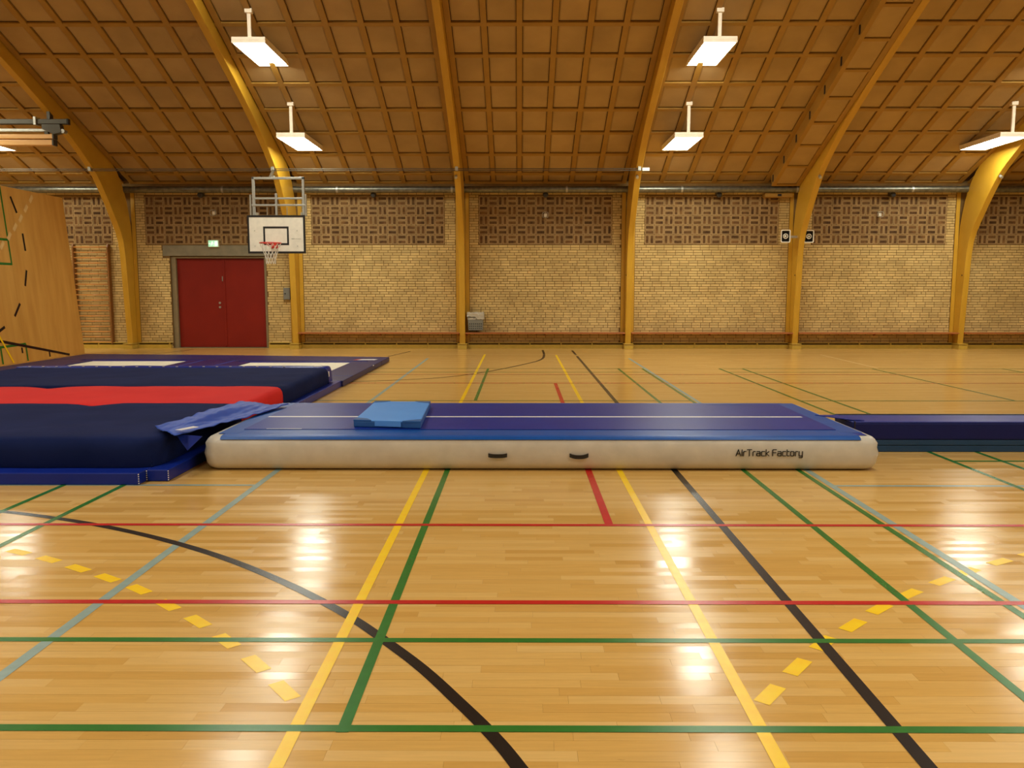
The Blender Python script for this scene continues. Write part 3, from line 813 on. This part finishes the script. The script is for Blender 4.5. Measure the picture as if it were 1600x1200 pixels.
# ---- folded boom rig at upper left
rig = empty('boom_rig', (-11.2, 18.9, 5.1), 'grey steel beam with roller bracket carrying gym booms at the left edge', 'gym rig')
MB().box(-13.6, -9.99, 18.84, 18.96, 5.205, 5.315).build('upper_rail', M['dark_steel'], rig, bevel=.01)
MB().box(-13.6, -10.12, 18.86, 18.94, 5.045, 5.11).build('lower_rail', M['steel'], rig, bevel=.008)
MB().box(-10.72, -10.66, 18.80, 19.0, 5.18, 5.36).build('clamp', M['steel'], rig, bevel=.006)
MB().prism([(-10.55,5.2),(-10.15,5.2),(-10.12,5.02),(-10.30,4.98),(-10.55,5.10)], 18.82, 18.98, 'y').build('roller_bracket', M['dark_steel'], rig, bevel=.006)
MB().tube([(-10.10, 18.83, 5.05), (-10.10, 18.97, 5.05)], .045, 14).build('roller', M['steel'], rig)
MB().box(-10.02, -9.975, 18.85, 18.95, 5.20, 5.32).build('end_cap', M['black'], rig)
MB().box(-10.43, -10.36, 18.83, 18.97, 5.30, 5.47).build('hanger', M['dark_steel'], rig)
for nm, z0, z1, lb, x1 in (('gym_boom', 4.885, 4.985, 'upper blond wooden boom under the grey steel beam, shaded', -10.30), ('gym_boom', 4.745, 4.865, 'lower blond wooden boom under the grey steel beam, brightly lit', -10.31)):
    b = empty(nm, (-11.8, 18.9, z0), lb, 'boom')
    MB().box(-13.6, x1, 18.82, 18.98, z0, z1).build('boom_plank', M['blond'], b, bevel=.015)
    MB().box(x1-.03, x1+.006, 18.815, 18.985, z0-.004, z1+.004).build('end_cap', M['dark_steel'], b, bevel=.004)
    MB().box(x1-.22, x1-.14, 18.86, 18.94, z1-.01, z1+.03 if z0 < 4.8 else 5.06).build('hanger', M['dark_steel'], b)

# ================================================================== basketball hoop
HY = 19.0
bk = empty('basketball_hoop', (-5.49, HY, 2.4), 'white basketball backboard with black border, rim and net in front of the arch', 'basketball hoop')
x0, x1, z0, z1 = -6.14, -4.84, 2.385, 3.235
bo = MB().box(x0+.035, x1-.035, HY, HY+.03, z0+.035, z1-.035).build('backboard', M['white_board'], bk)
m = MB().box(x0, x1, HY-.006, HY+.035, z0, z0+.045).box(x0, x1, HY-.006, HY+.035, z1-.045, z1).box(x0, x0+.04, HY-.006, HY+.035, z0+.045, z1-.045).box(x1-.04, x1, HY-.006, HY+.035, z0+.045, z1-.045)
m.build('border', M['black'], bo)
a, b, c, e = -5.785, -5.21, 2.572, 2.985
MB().box(a, b, HY-.003, HY, c, c+.042).box(a, b, HY-.003, HY, e-.042, e).box(a, a+.04, HY-.003, HY, c+.042, e-.042).box(b-.04, b, HY-.003, HY, c+.042, e-.042).build('target_square', M['black'], bo)
MB().box(-5.15, -5.08, HY-.002, HY, 2.708, 2.716).box(-5.07, -4.94, HY-.002, HY, 2.709, 2.713).build('small_print', M['black'], bo)
m = MB()
for X in (-5.98, -5.02):
    for Z in (2.55, 2.89): m.tube([(X, HY-.006, Z), (X, HY, Z)], .010, 8)
m.build('bolts', M['steel'], bo, kind='stuff')
RC = (-5.535, HY-.33, 2.60); RR = .232
rim = MB().tube([(RC[0]+RR*math.cos(t), RC[1]+RR*math.sin(t), RC[2]) for t in [i*math.pi/18 for i in range(36)]], .011, 8, closed=True)
rim = rim.build('rim', M['orange_red'], bk, smooth=True)
MB().box(RC[0]-.08, RC[0]+.08, HY-.035, HY-.004, 2.50, 2.62).build('mounting_plate', M['orange_red'], rim, bevel=.004)
for s in (-1, 1):
    MB().tube([(RC[0]+s*.06, HY-.03, 2.51), (RC[0]+s*.12, RC[1]+.12, 2.585)], .009, 6).build('brace', M['orange_red'], rim)
net = MB(); levels = [(0,.226),(.09,.195),(.18,.160),(.27,.125),(.36,.108),(.45,.10)]
NN = 12
for k in range(len(levels)-1):
    for i in range(NN):
        (d0, r0), (d1, r1) = levels[k], levels[k+1]
        for s in (-.5, .5):
            t0 = 2*math.pi*(i + (k % 2)*.5)/NN; t1 = 2*math.pi*(i + (k % 2)*.5 + s)/NN
            net.tube([(RC[0]+r0*math.cos(t0), RC[1]+r0*math.sin(t0), RC[2]-.01-d0), (RC[0]+r1*math.cos(t1), RC[1]+r1*math.sin(t1), RC[2]-.01-d1)], .0062, 4, cap=False)
net.build('net', M['net'], bk)
# height adjuster frame
fz = 4.085
fr = MB()
fr.box(-6.03, -5.975, HY+.06, HY+.12, 3.24, fz).box(-4.905, -4.85, HY+.06, HY+.12, 3.24, fz).box(-6.03, -4.85, HY+.06, HY+.12, fz-.05, fz)
fr.build('outer_frame', M['frame'], bk, bevel=.006)
fr = MB().box(-5.975, -4.905, HY+.055, HY+.10, 3.595, 3.635).box(-6.05, -4.83, HY+.05, HY+.10, 3.445, 3.485).box(-5.51, -5.465, HY+.035, HY+.075, 3.24, 3.72)
fr.build('sliding_frame', M['frame'], bk, bevel=.005)
for s0, s1 in ((-6.095, -6.05), (-4.845, -4.80)):
    MB().box(s0+.01, s1-.005, HY+.04, HY+.10, 3.22, 3.70).build('sleeve', M['steel'], bk, bevel=.004)
for X in (-5.70, -5.25): MB().tube([(X, HY+.06, 3.24), (X, HY+.06, 3.42)], .010, 6).build('screw_rod', M['steel'], bk)
MB().bar((-5.62, HY+.09, 4.07), (-5.97, 20.56, 4.43), .05, .05).build('stay', M['dark_steel'], bk)
for X in (-5.93, -4.92):
    MB().box(X-.02, X+.02, HY+.03, HY+.12, 2.6, 3.3).build('back_rail', M['steel'], bk)

# ================================================================== MATS
def pillow(xp, yp, top, base, fn=None):
    """xp, yp: lists of (coordinate, drop). returns verts, faces of a soft box"""
    vs = []; nx, ny = len(xp), len(yp)
    xc = (xp[0][0]+xp[-1][0])/2; yc = (yp[0][0]+yp[-1][0])/2
    for (y, dy) in yp:
        for (x, dx) in xp:
            dd = min(top-base, max(dx, dy) + .35*min(dx, dy)*(1-max(dx, dy)/(top-base)))
            z = top - dd
            p = [x, y, z]
            if fn: p = fn(p, dx, dy)
            vs.append(tuple(p))
    fs = [(j*nx+i, j*nx+i+1, (j+1)*nx+i+1, (j+1)*nx+i) for j in range(ny-1) for i in range(nx-1)]
    return vs, fs
def edge(c, sgn, prof):      # prof: (outward offset, drop) from inside to outside
    return [(c + sgn*o, d) for o, d in prof]
def span(a, b, step):
    n = max(1, int(abs(b-a)/step)); return [(a + (b-a)*i/n, 0) for i in range(1, n)]
def wr(x, y, s, seed):       # smooth pseudo noise
    return (math.sin(x*2.1*s+seed)+math.sin(y*2.7*s+seed*1.7)+math.sin((x+y)*3.3*s+seed*.6)+math.sin((x-1.6*y)*1.7*s+seed*2.3))/4

# royal-blue base mats lying under the crash mat
def base_mat(x0, x1, y0, y1, lb, z1=.1, grp=None):
    r = empty('base_mat', ((x0+x1)/2, (y0+y1)/2, 0), lb, 'mat', grp)
    MB().box(x0, x1, y0, y1, .002, z1).build('vinyl_cover', M['base_mat'], r, bevel=.008)
    m = MB()
    for x in (x0, x1):
        for z in (.012, .03, .048, .066, .084):
            m.box(x-.0035, x+.0035, y0-.0015, y0+.003, z, z+.008)
    m.build('white_stitching', M['stripe'], r, kind='stuff')
base_mat(-7.6, -5.22, 6.56, 8.6, 'royal-blue floor mat under the crash mat, cut by the left picture edge')
base_mat(-5.21, -3.07, 6.56, 8.6, 'royal-blue floor mat under the front right corner of the crash mat')
base_mat(-3.063, -2.885, 6.69, 8.9, 'narrow royal-blue mat edge beside the inflatable track, nearest')
base_mat(-3.063, -2.895, 8.905, 11.1, 'narrow royal-blue mat edge beside the crash mat behind the blue flap')
base_mat(-3.063, -2.90, 11.105, 13.42, 'narrow royal-blue mat edge at the rear right of the crash mat')
base_mat(-7.6, -3.07, 8.61, 13.42, 'royal-blue floor mat hidden under the crash mat', .095)

cr = empty('crash_mat', (-5.2, 10, .1), 'huge thick crash mat, navy with a red middle band', 'crash mat')
TOP, BASE = .355, .104
soft = [(0,0),(.06,.003),(.10,.010),(.13,.026),(.15,.06),(.158,.11),(.155,.17),(.15,.22),(.14,TOP-BASE)]
def seam(v): return [(0, .0), (.02, .006), (.035, .03), (.04, TOP-BASE)]
def section(name, y0, y1, matn, front, rear, seed, notch=()):
    xp = edge(-7.9+.15, -1, soft)[::-1] + span(-7.75, -3.15, .12) + edge(-3.15, 1, soft)
    yf = edge(y0+(.15 if front else .04), -1, soft if front else seam(0))[::-1]
    yr = edge(y1-(.15 if rear else .04), 1, soft if rear else seam(0))
    yp = yf + span(y0+.15, y1-.15, .1) + yr
    def fn(p, dx, dy):
        f = max(0, 1 - max(dx, dy)/.2)
        x, y = p[0], p[1]
        h = .012*wr(x, y, .8, seed) + .005*wr(x, y, 3.2, seed+4) - .012*math.exp(-(math.sin(x*.9+seed)*.5 + (y-y0-.5)*1.1 + .15*math.sin(x*4+seed))**2*60)*max(0, math.sin(x*1.3+seed*2))
        for nx, ny, s in notch:
            q_ = math.exp(-((x-nx)/.16)**2 - ((y-ny)/.13)**2); h -= s*q_
        p[2] += h*f
        c = .02*(1-f)*wr(x*1.6, y*1.6, 2, seed)
        p[1] += c if front and dy > 0 else 0
        # round the plan corners
        rc = .22
        for cx_, cy_, sx, sy, on in ((-3.0-rc, y0+rc, 1, -1, front), (-3.0-rc, y1-rc, 1, 1, rear)):
            a_, b_ = (x-cx_)*sx, (y-cy_)*sy
            if on and a_ > 0 and b_ > 0:
                a_, b_ = min(a_/rc, 1.03), min(b_/rc, 1.03)
                a2 = a_*math.sqrt(max(0, 1-b_*b_/2)); b2 = b_*math.sqrt(max(0, 1-a_*a_/2))
                p[0] = cx_ + sx*a2*rc; p[1] = cy_ + sy*b2*rc
        return p
    vs, fs = pillow(xp, yp, TOP, BASE, fn)
    MB().add(vs, fs).build(name, M[matn], cr, smooth=True)
section('front_section', 6.74, 8.84, 'navy_cloth', True, False, 1.0, ((-4.55, 8.84, .03),))
section('red_section', 8.84, 10.42, 'red_cloth', False, False, 2.2, ((-4.5, 8.84, .03), (-5.9, 10.42, .03)))
section('rear_section', 10.42, 12.95, 'navy_cloth', False, False, 3.1, ((-4.6, 10.6, .02), (-3.9, 10.8, .02)))
def vinyl_edge():
    xp = [(-7.9, TOP-BASE), (-7.9, .02), (-7.88, 0)] + span(-7.88, -3.06, .1) + [(-3.06, 0), (-3.035, .012), (-3.02, .05), (-3.01, TOP-BASE)]
    yp = [(12.93, TOP-BASE), (12.935, .02), (12.96, 0), (13.2, .004), (13.24, .02), (13.27, .08), (13.28, TOP-BASE)]
    vs, fs = pillow(xp, yp, TOP+.012, BASE, lambda p, dx, dy: [p[0], p[1], p[2] + (.006*wr(p[0], p[1], 3, 1) if max(dx, dy) < .05 else 0)])
    o = MB().add(vs, fs).build('vinyl_edge', M['base_mat'], cr, smooth=True)
    m = MB(); x = -7.7
    while x < -3.6:
        m.box(x, x+.035, 12.955, 12.965, TOP+.012, TOP+.022); x += .21
    m.build('white_ties', M['stripe'], cr, kind='stuff')
    MB().box(-3.24, -3.12, 13.0, 13.12, TOP+.012, TOP+.02).build('top_label', M['stripe'], cr)
    MB().box(-3.012, -2.998, 12.96, 13.03, .21, .29).build('side_label', M['stripe'], cr)
vinyl_edge()

# ---- inflatable track
at = empty('inflatable_track', (.18, 8.2, 0), 'six metre inflatable air track, white sides and navy top with white centre line', 'air track')
TX0, TX1, TY0, TY1, TZ = -2.70, 3.07, 7.15, 9.25, .30
prof = [(-.10,0),(-.03,.002),(.0,.012),(.03,.035),(.055,.075),(.068,.12),(.07,.16),(.062,.205),(.04,.25),(.005,.28),(-.05,.298)]
def rrect(off, rc, z, dr):
    """closed outline of the track at one height, corners rounded"""
    pts = []; ax0, ax1, ay0, ay1 = TX0-off, TX1+off, TY0-off, TY1+off
    for (cx_, cy_, a0, nside, nx_, ny_) in ((ax1-rc, ay0+rc, 270, 20, 0, 1), (ax1-rc, ay1-rc, 0, 60, -1, 0), (ax0+rc, ay1-rc, 90, 20, 0, -1), (ax0+rc, ay0+rc, 180, 60, 1, 0)):
        for k in range(9):
            t = R(a0 + 90*k/8)
            cr_ = .010*math.sin(dr*62 + 1)*math.sin(math.pi*k/8) if .05 < dr < .26 else 0
            pts.append((cx_ + (rc-cr_)*math.cos(t), cy_ + (rc-cr_)*math.sin(t), z))
        L_ = (ay1-ay0-2*rc) if nx_ == 0 else (ax1-ax0-2*rc)
        ex, ey = pts[-1][0], pts[-1][1]
        for k in range(1, nside):
            q_ = L_*k/nside; px, py = ex + nx_*q_, ey + ny_*q_
            e_ = math.exp(-(min(q_, L_-q_)/.14)**2)
            w_ = .007*math.sin(dr*62 + 1)*e_ if .05 < dr < .26 else 0
            w_ += .0025*math.sin(px*9+py*7+dr*11)*math.sin(min(1, dr/.3)*math.pi)
            pts.append((px + ny_*-w_*(1 if nx_ == 0 else 0), py + nx_*w_*(1 if ny_ == 0 else 0), z))
    return pts
prof = [(-.12,0),(-.03,.001),(.0,.004),(.02,.011),(.038,.028),(.052,.06),(.060,.10),(.064,.15),(.062,.195),(.054,.235),(.036,.265),(.008,.286),(-.04,.297)]
rings = []
for o_, d_ in prof:
    rings.append(rrect(o_, max(.04, .085+o_*.5), TZ-d_, d_))
nr = len(rings[0]); vs = [p for rg_ in rings for p in rg_]
fs = [(k*nr+i, k*nr+(i+1) % nr, (k+1)*nr+(i+1) % nr, (k+1)*nr+i) for k in range(len(rings)-1) for i in range(nr)]
fs.append(tuple(range(nr)))
MB().add(vs, fs).build('air_body', M['pvc_white'], at, smooth=True)
def sheet(x0, x1, y0, y1, z, t, nm, mn, skew=0, wrap=0, b=.0015):
    m = MB()
    if wrap:      # front edge folds down over the side
        vs = []; pr = [(y1, z), (y0+.03, z), (y0, z-.003), (y0-.023, z-.011), (y0-.040, z-.028)]
        for x in (x0, x1):
            for y, zz in pr: vs.append((x, y, zz))
        n = len(pr); m.add(vs, [(i, i+1, n+i+1, n+i) for i in range(n-1)])
        o = m.build(nm, M[mn], at, smooth=False); md = o.modifiers.new('s', 'SOLIDIFY'); md.thickness = t; md.offset = 1
        return o
    m.box(x0, x1, y0, y1, z, z+t)
    return m.build(nm, M[mn], at, bevel=b)
sheet(-2.60, 2.95, TY0-.005, 7.46, TZ+.002, .004, 'edge_band', 'pvc_band', wrap=1)
sheet(-2.60, 2.93, 9.0, 9.24, TZ+.002, .004, 'edge_band', 'pvc_band')
sheet(2.84, 3.04, 7.30, 9.22, TZ+.003, .004, 'edge_band', 'pvc_band')
sheet(-2.66, -2.48, 7.24, 9.22, TZ+.003, .004, 'edge_band', 'pvc_band')
sheet(2.87, 3.035, 7.19, 7.34, TZ+.0015, .003, 'corner_patch', 'pvc_navy')
sheet(-2.5, 2.86, 7.44, 9.15, TZ+.007, .004, 'top_sheet', 'pvc_navy')
sheet(-2.5, 2.80, 8.155, 8.215, TZ+.0115, .001, 'centre_stripe', 'stripe', b=0)
sheet(-2.30, -1.98, 7.445, 7.46, TZ+.012, .001, 'small_print', 'stripe', b=0)
sheet(2.05, 2.45, 9.08, 9.10, TZ+.012, .001, 'small_print', 'pvc_band', b=0)
# carrying handles
for hx, sag in ((-.19, .004), (.512, .012)):
    m = MB(); vs = []; n = 8
    for i in range(n+1):
        t = i/n*2-1; x = hx + t*.078; out = .022*(1-t**4); zz = .145 - sag*(1-t*t)
        y = TY0-.071-out
        vs += [(x, y, zz+.017), (x, y-.001, zz-.017)]
    m.add(vs, [(2*i, 2*i+2, 2*i+3, 2*i+1) for i in range(n)])
    o = m.build('handle', M['black'], at); md = o.modifiers.new('s', 'SOLIDIFY'); md.thickness = .006
# lettering: AirTrack Factory
G = {'A': (.70, [[(0,0),(.35,1),(.70,0)], [(.12,.33),(.58,.33)]]), 'i': (.0, [[(0,0),(0,.70)], [(0,.86),(0,.98)]]),
     'r': (.34, [[(0,0),(0,.60),(.10,.70),(.34,.70)]]), 'T': (.66, [[(0,1),(.66,1)], [(.33,1),(.33,0)]]),
     'a': (.52, [[(.03,.70),(.44,.70),(.52,.62),(.52,0),(.08,0),(0,.08),(0,.32),(.08,.40),(.52,.40)]]),
     'c': (.46, [[(.46,.70),(.08,.70),(0,.62),(0,.08),(.08,0),(.46,0)]]), 'k': (.46, [[(0,0),(0,1)], [(.44,.70),(.04,.36),(.46,0)]]),
     'F': (.55, [[(0,0),(0,.92),(.08,1),(.55,1)], [(0,.52),(.48,.52)]]), 't': (.32, [[(0,.98),(0,.08),(.08,0),(.32,0)], [(0,.70),(.32,.70)]]),
     'o': (.52, [[(.08,0),(0,.08),(0,.62),(.08,.70),(.44,.70),(.52,.62),(.52,.08),(.44,0),(.07,0)]]),
     'y': (.52, [[(0,.70),(0,.08),(.08,0),(.52,0)], [(.52,.70),(.52,-.20),(.44,-.28),(.05,-.28)]])}
def text_width(s, gap):
    w = 0
    for ch in s: w += .34 if ch == ' ' else G[ch][0] + gap
    return w - gap
S = 'AirTrack Factory'; gap = .235; HH = .0535
sc_x = .572/(text_width(S, gap)*HH)
cx = 1.868; m = MB()
for ch in S:
    if ch == ' ': cx += .34*HH*sc_x; continue
    wd, strokes = G[ch]
    for st in strokes:
        for (ax, az), (bx_, bz) in zip(st[:-1], st[1:]):
            A_ = Vector((cx+ax*HH*sc_x, TY0-.0725, .142+az*HH)); B_ = Vector((cx+bx_*HH*sc_x, TY0-.0725, .142+bz*HH))
            dd = (B_-A_).normalized()*.0032
            m.bar(A_-dd, B_+dd, .004, .0072, up=(0,1,0)) if False else m.bar(A_-dd, B_+dd, .0072, .004, up=(0,1,0))
    cx += (wd + gap)*HH*sc_x
m.build('lettering', M['black'], at, label='dark lettering AirTrack Factory')

# ---- folded sky-blue mat on the track
fm = empty('folded_mat', (-1.2, 8.2, TZ), 'small sky-blue gym mat with slate corners lying on the air track', 'mat')
def quadslab(mb, c, z0, z1, tone=.5):
    vs = [(x, y, z0) for x, y in c] + [(x, y, z1) for x, y in c]
    n = len(c)
    return mb.add(vs, [tuple(range(n)), tuple(range(n, 2*n))] + [(i, (i+1) % n, n+(i+1) % n, n+i) for i in range(n)], tone)
fc = [(-1.53, 7.56), (-.90, 7.46), (-.955, 8.83), (-1.555, 8.85)]
z0 = TZ + .0125
quadslab(MB(), fc, z0, z0+.054).build('lower_layer', M['corner_blue'], fm, bevel=.008)
ins = lambda c, d: [(x + (d if x < -1.2 else -d), y + (d if y < 8 else -d)) for x, y in c]
quadslab(MB(), ins(fc, .004), z0+.05, z0+.066).build('upper_layer', M['sky_blue'], fm, bevel=.008)
quadslab(MB(), [(fc[0][0]+.2, fc[0][1]-.036), (fc[1][0]-.18, fc[1][1]+.012), (fc[1][0]-.2, fc[1][1]+.06), (fc[0][0]+.24, fc[0][1]+.02)], z0+.012, z0+.0665).build('front_flap', M['sky_blue'], fm, bevel=.003)
for i, (x, y) in enumerate(fc):
    sx = 1 if x < -1.2 else -1; sy = 1 if y < 8 else -1
    quadslab(MB(), [(x, y), (x+sx*.17, y+sy*(-.0 if i > 1 else (-.027 if i == 0 else .02))), (x+sx*.12, y+sy*.07), (x, y+sy*.14)], z0+.05, z0+.0685).build('corner_patch', M['corner_blue'], fm, bevel=.003)

# ---- crumpled blue flap between crash mat and track
cf = empty('connecting_flap', (-2.8, 7.8, .36), 'crumpled blue vinyl flap draped from the crash mat onto the track', 'flap')
nu, nv = 26, 60
cA, cB, cC, cD = Vector((-3.14,7.06,0)), Vector((-2.87,6.84,0)), Vector((-2.50,8.92,0)), Vector((-3.0,8.86,0))   # left-near, right-near, right-far, left-far
m = MB(); vs = []
for j in range(nv+1):
    v = j/nv
    for i in range(nu+1):
        u = i/nu
        p = cA*(1-u)*(1-v) + cB*u*(1-v) + cC*u*v + cD*(1-u)*v
        p.x += .02*math.sin(v*9)*(1-u) - .01*math.sin(v*math.pi)*u
        x, y = p.x, p.y
        h = .372 if x < -3.0 else (.372 - (.372-.318)*min(1, (x+3.0)/.32))
        h += .010*math.sin(u*13 + v*3) * (.4+.6*math.sin(v*math.pi)) + .009*wr(x*2, y*2, 4, .7) + .005*abs(math.sin(u*24+math.sin(v*9)*2))
        h += .030*math.exp(-((u-.38-.1*math.sin(v*5))/.09)**2)*math.sin(v*math.pi)
        h += .030*math.exp(-((u-.0)/.08)**2)*max(0, 1-v*3)
        if v > .8: h += .02*(v-.8)*5*u
        lo = .362 if x < -3.02 else .318
        vs.append((x, y, max(h, lo)))
m.add(vs, [(j*(nu+1)+i, j*(nu+1)+i+1, (j+1)*(nu+1)+i+1, (j+1)*(nu+1)+i) for j in range(nv) for i in range(nu)])
o = m.build('sheet', M['flap'], cf, smooth=True); md = o.modifiers.new('s', 'SOLIDIFY'); md.thickness = .006; md.offset = 1
m = MB(); n = 8; vs = []
for i in range(n+1):
    t = i/n; p = Vector((-2.86,6.83,0)).lerp(Vector((-2.62,7.05,0)), t)
    vs += [(p.x-.02, p.y+.02, .362-.02*t), (p.x+.02, p.y+.0, .360-.02*t)]
    vs[-1] = (vs[-1][0], vs[-1][1]+.07*t*(1-t)*0, vs[-1][2])
quad = [(-2.92, 6.95), (-2.86, 6.93), (-2.78, 7.10), (-2.84, 7.14)]
quadslab(MB(), quad, .385, .388).build('white_label', M['stripe'], cf)
MB().add([(-2.93,6.98,.345),(-2.72,7.02,.32),(-2.82,6.94,.21),(-2.925,6.985,.343),(-2.72,7.03,.318),(-2.82,6.95,.21)], [(0,1,2),(3,4,5),(0,1,4,3),(1,2,5,4),(2,0,3,5)]).build('hanging_corner', M['base_mat'], cf)

# ---- trampolines sunk in pads behind the crash mat
def tramp(lb, xa, xb, yb, fa, fb, bed, side):
    """xa,xb left/right x; yb near y; fa,fb far y at the two sides; bed=(x0,x1,y0,y1)"""
    r = empty('trampoline', ((xa+xb)/2, 16, 0), lb, 'trampoline')
    bx0, bx1, by0, by1 = bed; H = .10
    fy = lambda x: fa + (fb-fa)*(x-xa)/(xb-xa)
    MB().box(bx0, bx1, by0, by1, .07, .085).build('bed', M['bed'], r)
    quadslab(MB(), [(xa,by1+.28),(xb,by1+.28),(xb,fb),(xa,fa)], .002, H).build('far_pad', M['pad'], r, bevel=.012)
    quadslab(MB(), [(bx0-.3,by1+.005),(bx1+.3,by1+.005),(bx1+.3,by1+.275),(bx0-.3,by1+.275)], .002, H-.01).build('inner_pad', M['pad_blue'], r, bevel=.012)
    quadslab(MB(), [(xa,yb),(bx0-.005,yb),(bx0-.005,by1),(bx0-.31,by1+.02),(bx0-.31,by1+.27),(xa,by1+.27)], .002, H).build('side_pad', M['pad' if side < 1 else 'purple'], r, bevel=.012)
    quadslab(MB(), [(bx1+.005,yb),(xb,yb),(xb,by1+.27),(bx1+.31,by1+.27),(bx1+.31,by1+.02),(bx1+.005,by1)], .002, H).build('side_pad', M['purple' if side < 1 else 'pad'], r, bevel=.012)
    quadslab(MB(), [(bx0,yb),(bx1,yb),(bx1,by0-.005),(bx0,by0-.005)], .002, H).build('near_pad', M['pad'], r, bevel=.012)
    return r
t1 = tramp('left trampoline in dark blue pads, nearer the plywood partition', -10.0, -6.215, 13.5, 19.1, 18.72, (-8.92, -6.92, 13.9, 17.30), 0)
t2 = tramp('right trampoline in indigo pads, its far corner on the open floor', -6.205, -2.87, 13.43, 18.70, 18.25, (-5.52, -3.46, 13.9, 16.95), 1)
for xx in (-6.62, -5.95):
    p = t1 if xx < -6.21 else t2
    MB().box(xx-.015, xx+.015, 14.0, 17.3, .1, .1015).build('pad_seam', M['flap'], p)
quadslab(MB(), [(-3.42,17.42),(-3.05,17.40),(-3.02,17.62),(-3.36,17.64)], .1005, .1025).build('white_label', M['stripe'], t2)
quadslab(MB(), [(-3.50,17.40),(-3.42,17.42),(-3.36,17.64),(-3.44,17.62)], .1005, .1025).build('red_label', M['orange_red'], t2)
MB().box(-3.4, -2.88, 14.2, 14.22, .1, .1015).build('pad_seam', M['flap'], t2)
MB().box(-2.875, -2.862, 16.2, 16.26, .085, .103).build('pad_tab', M['stripe'], t2)

# ---- long navy mat at the right
lm = empty('beam_mat', (5.8, 8.2, 0), 'long navy padded beam mat running off the right picture edge', 'mat')
X0, X1, Y0, Y1 = 3.22, 8.4, 7.97, 8.43
MB().prism([(Y0+.004,0),(Y0+.004,.063),(Y1,.063),(Y1,0)], X0, X1).build('lower_layer', M['beam_low'], lm, bevel=.008)
MB().prism([(Y0,.066),(Y0,.12),(Y1,.12),(Y1,.066)], X0, X1).build('middle_layer', M['beam_low'], lm, bevel=.008)
MB().box(X0-.0, X1, Y0-.004, Y1, .123, .285).build('upper_layer', M['beam_side'], lm, bevel=.01)
MB().box(X0+.0, X1, Y0+.0, Y1-.03, .285, .30).build('top_sheet', M['beam_top'], lm, bevel=.007)
MB().box(X0+.0, X1, Y1-.03, Y1+.01, .25, .308).build('rear_edge', M['black'], lm, bevel=.01)
fp = [(-.0,0)]
MB().add([(2.98,8.32,.312),(3.22,8.02,.312),(3.34,7.99,.310),(3.22,8.36,.308),(2.98,8.32,.306),(3.22,8.02,.306),(3.34,7.99,.304),(3.22,8.36,.303)],
         [(0,1,2,3),(4,5,6,7),(0,1,5,4),(1,2,6,5),(2,3,7,6),(3,0,4,7)]).build('joining_flap', M['pvc_navy'], lm)
MB().box(3.235, 3.245, 7.962, 8.2, .20, .302).build('velcro_strip', M['black'], lm)
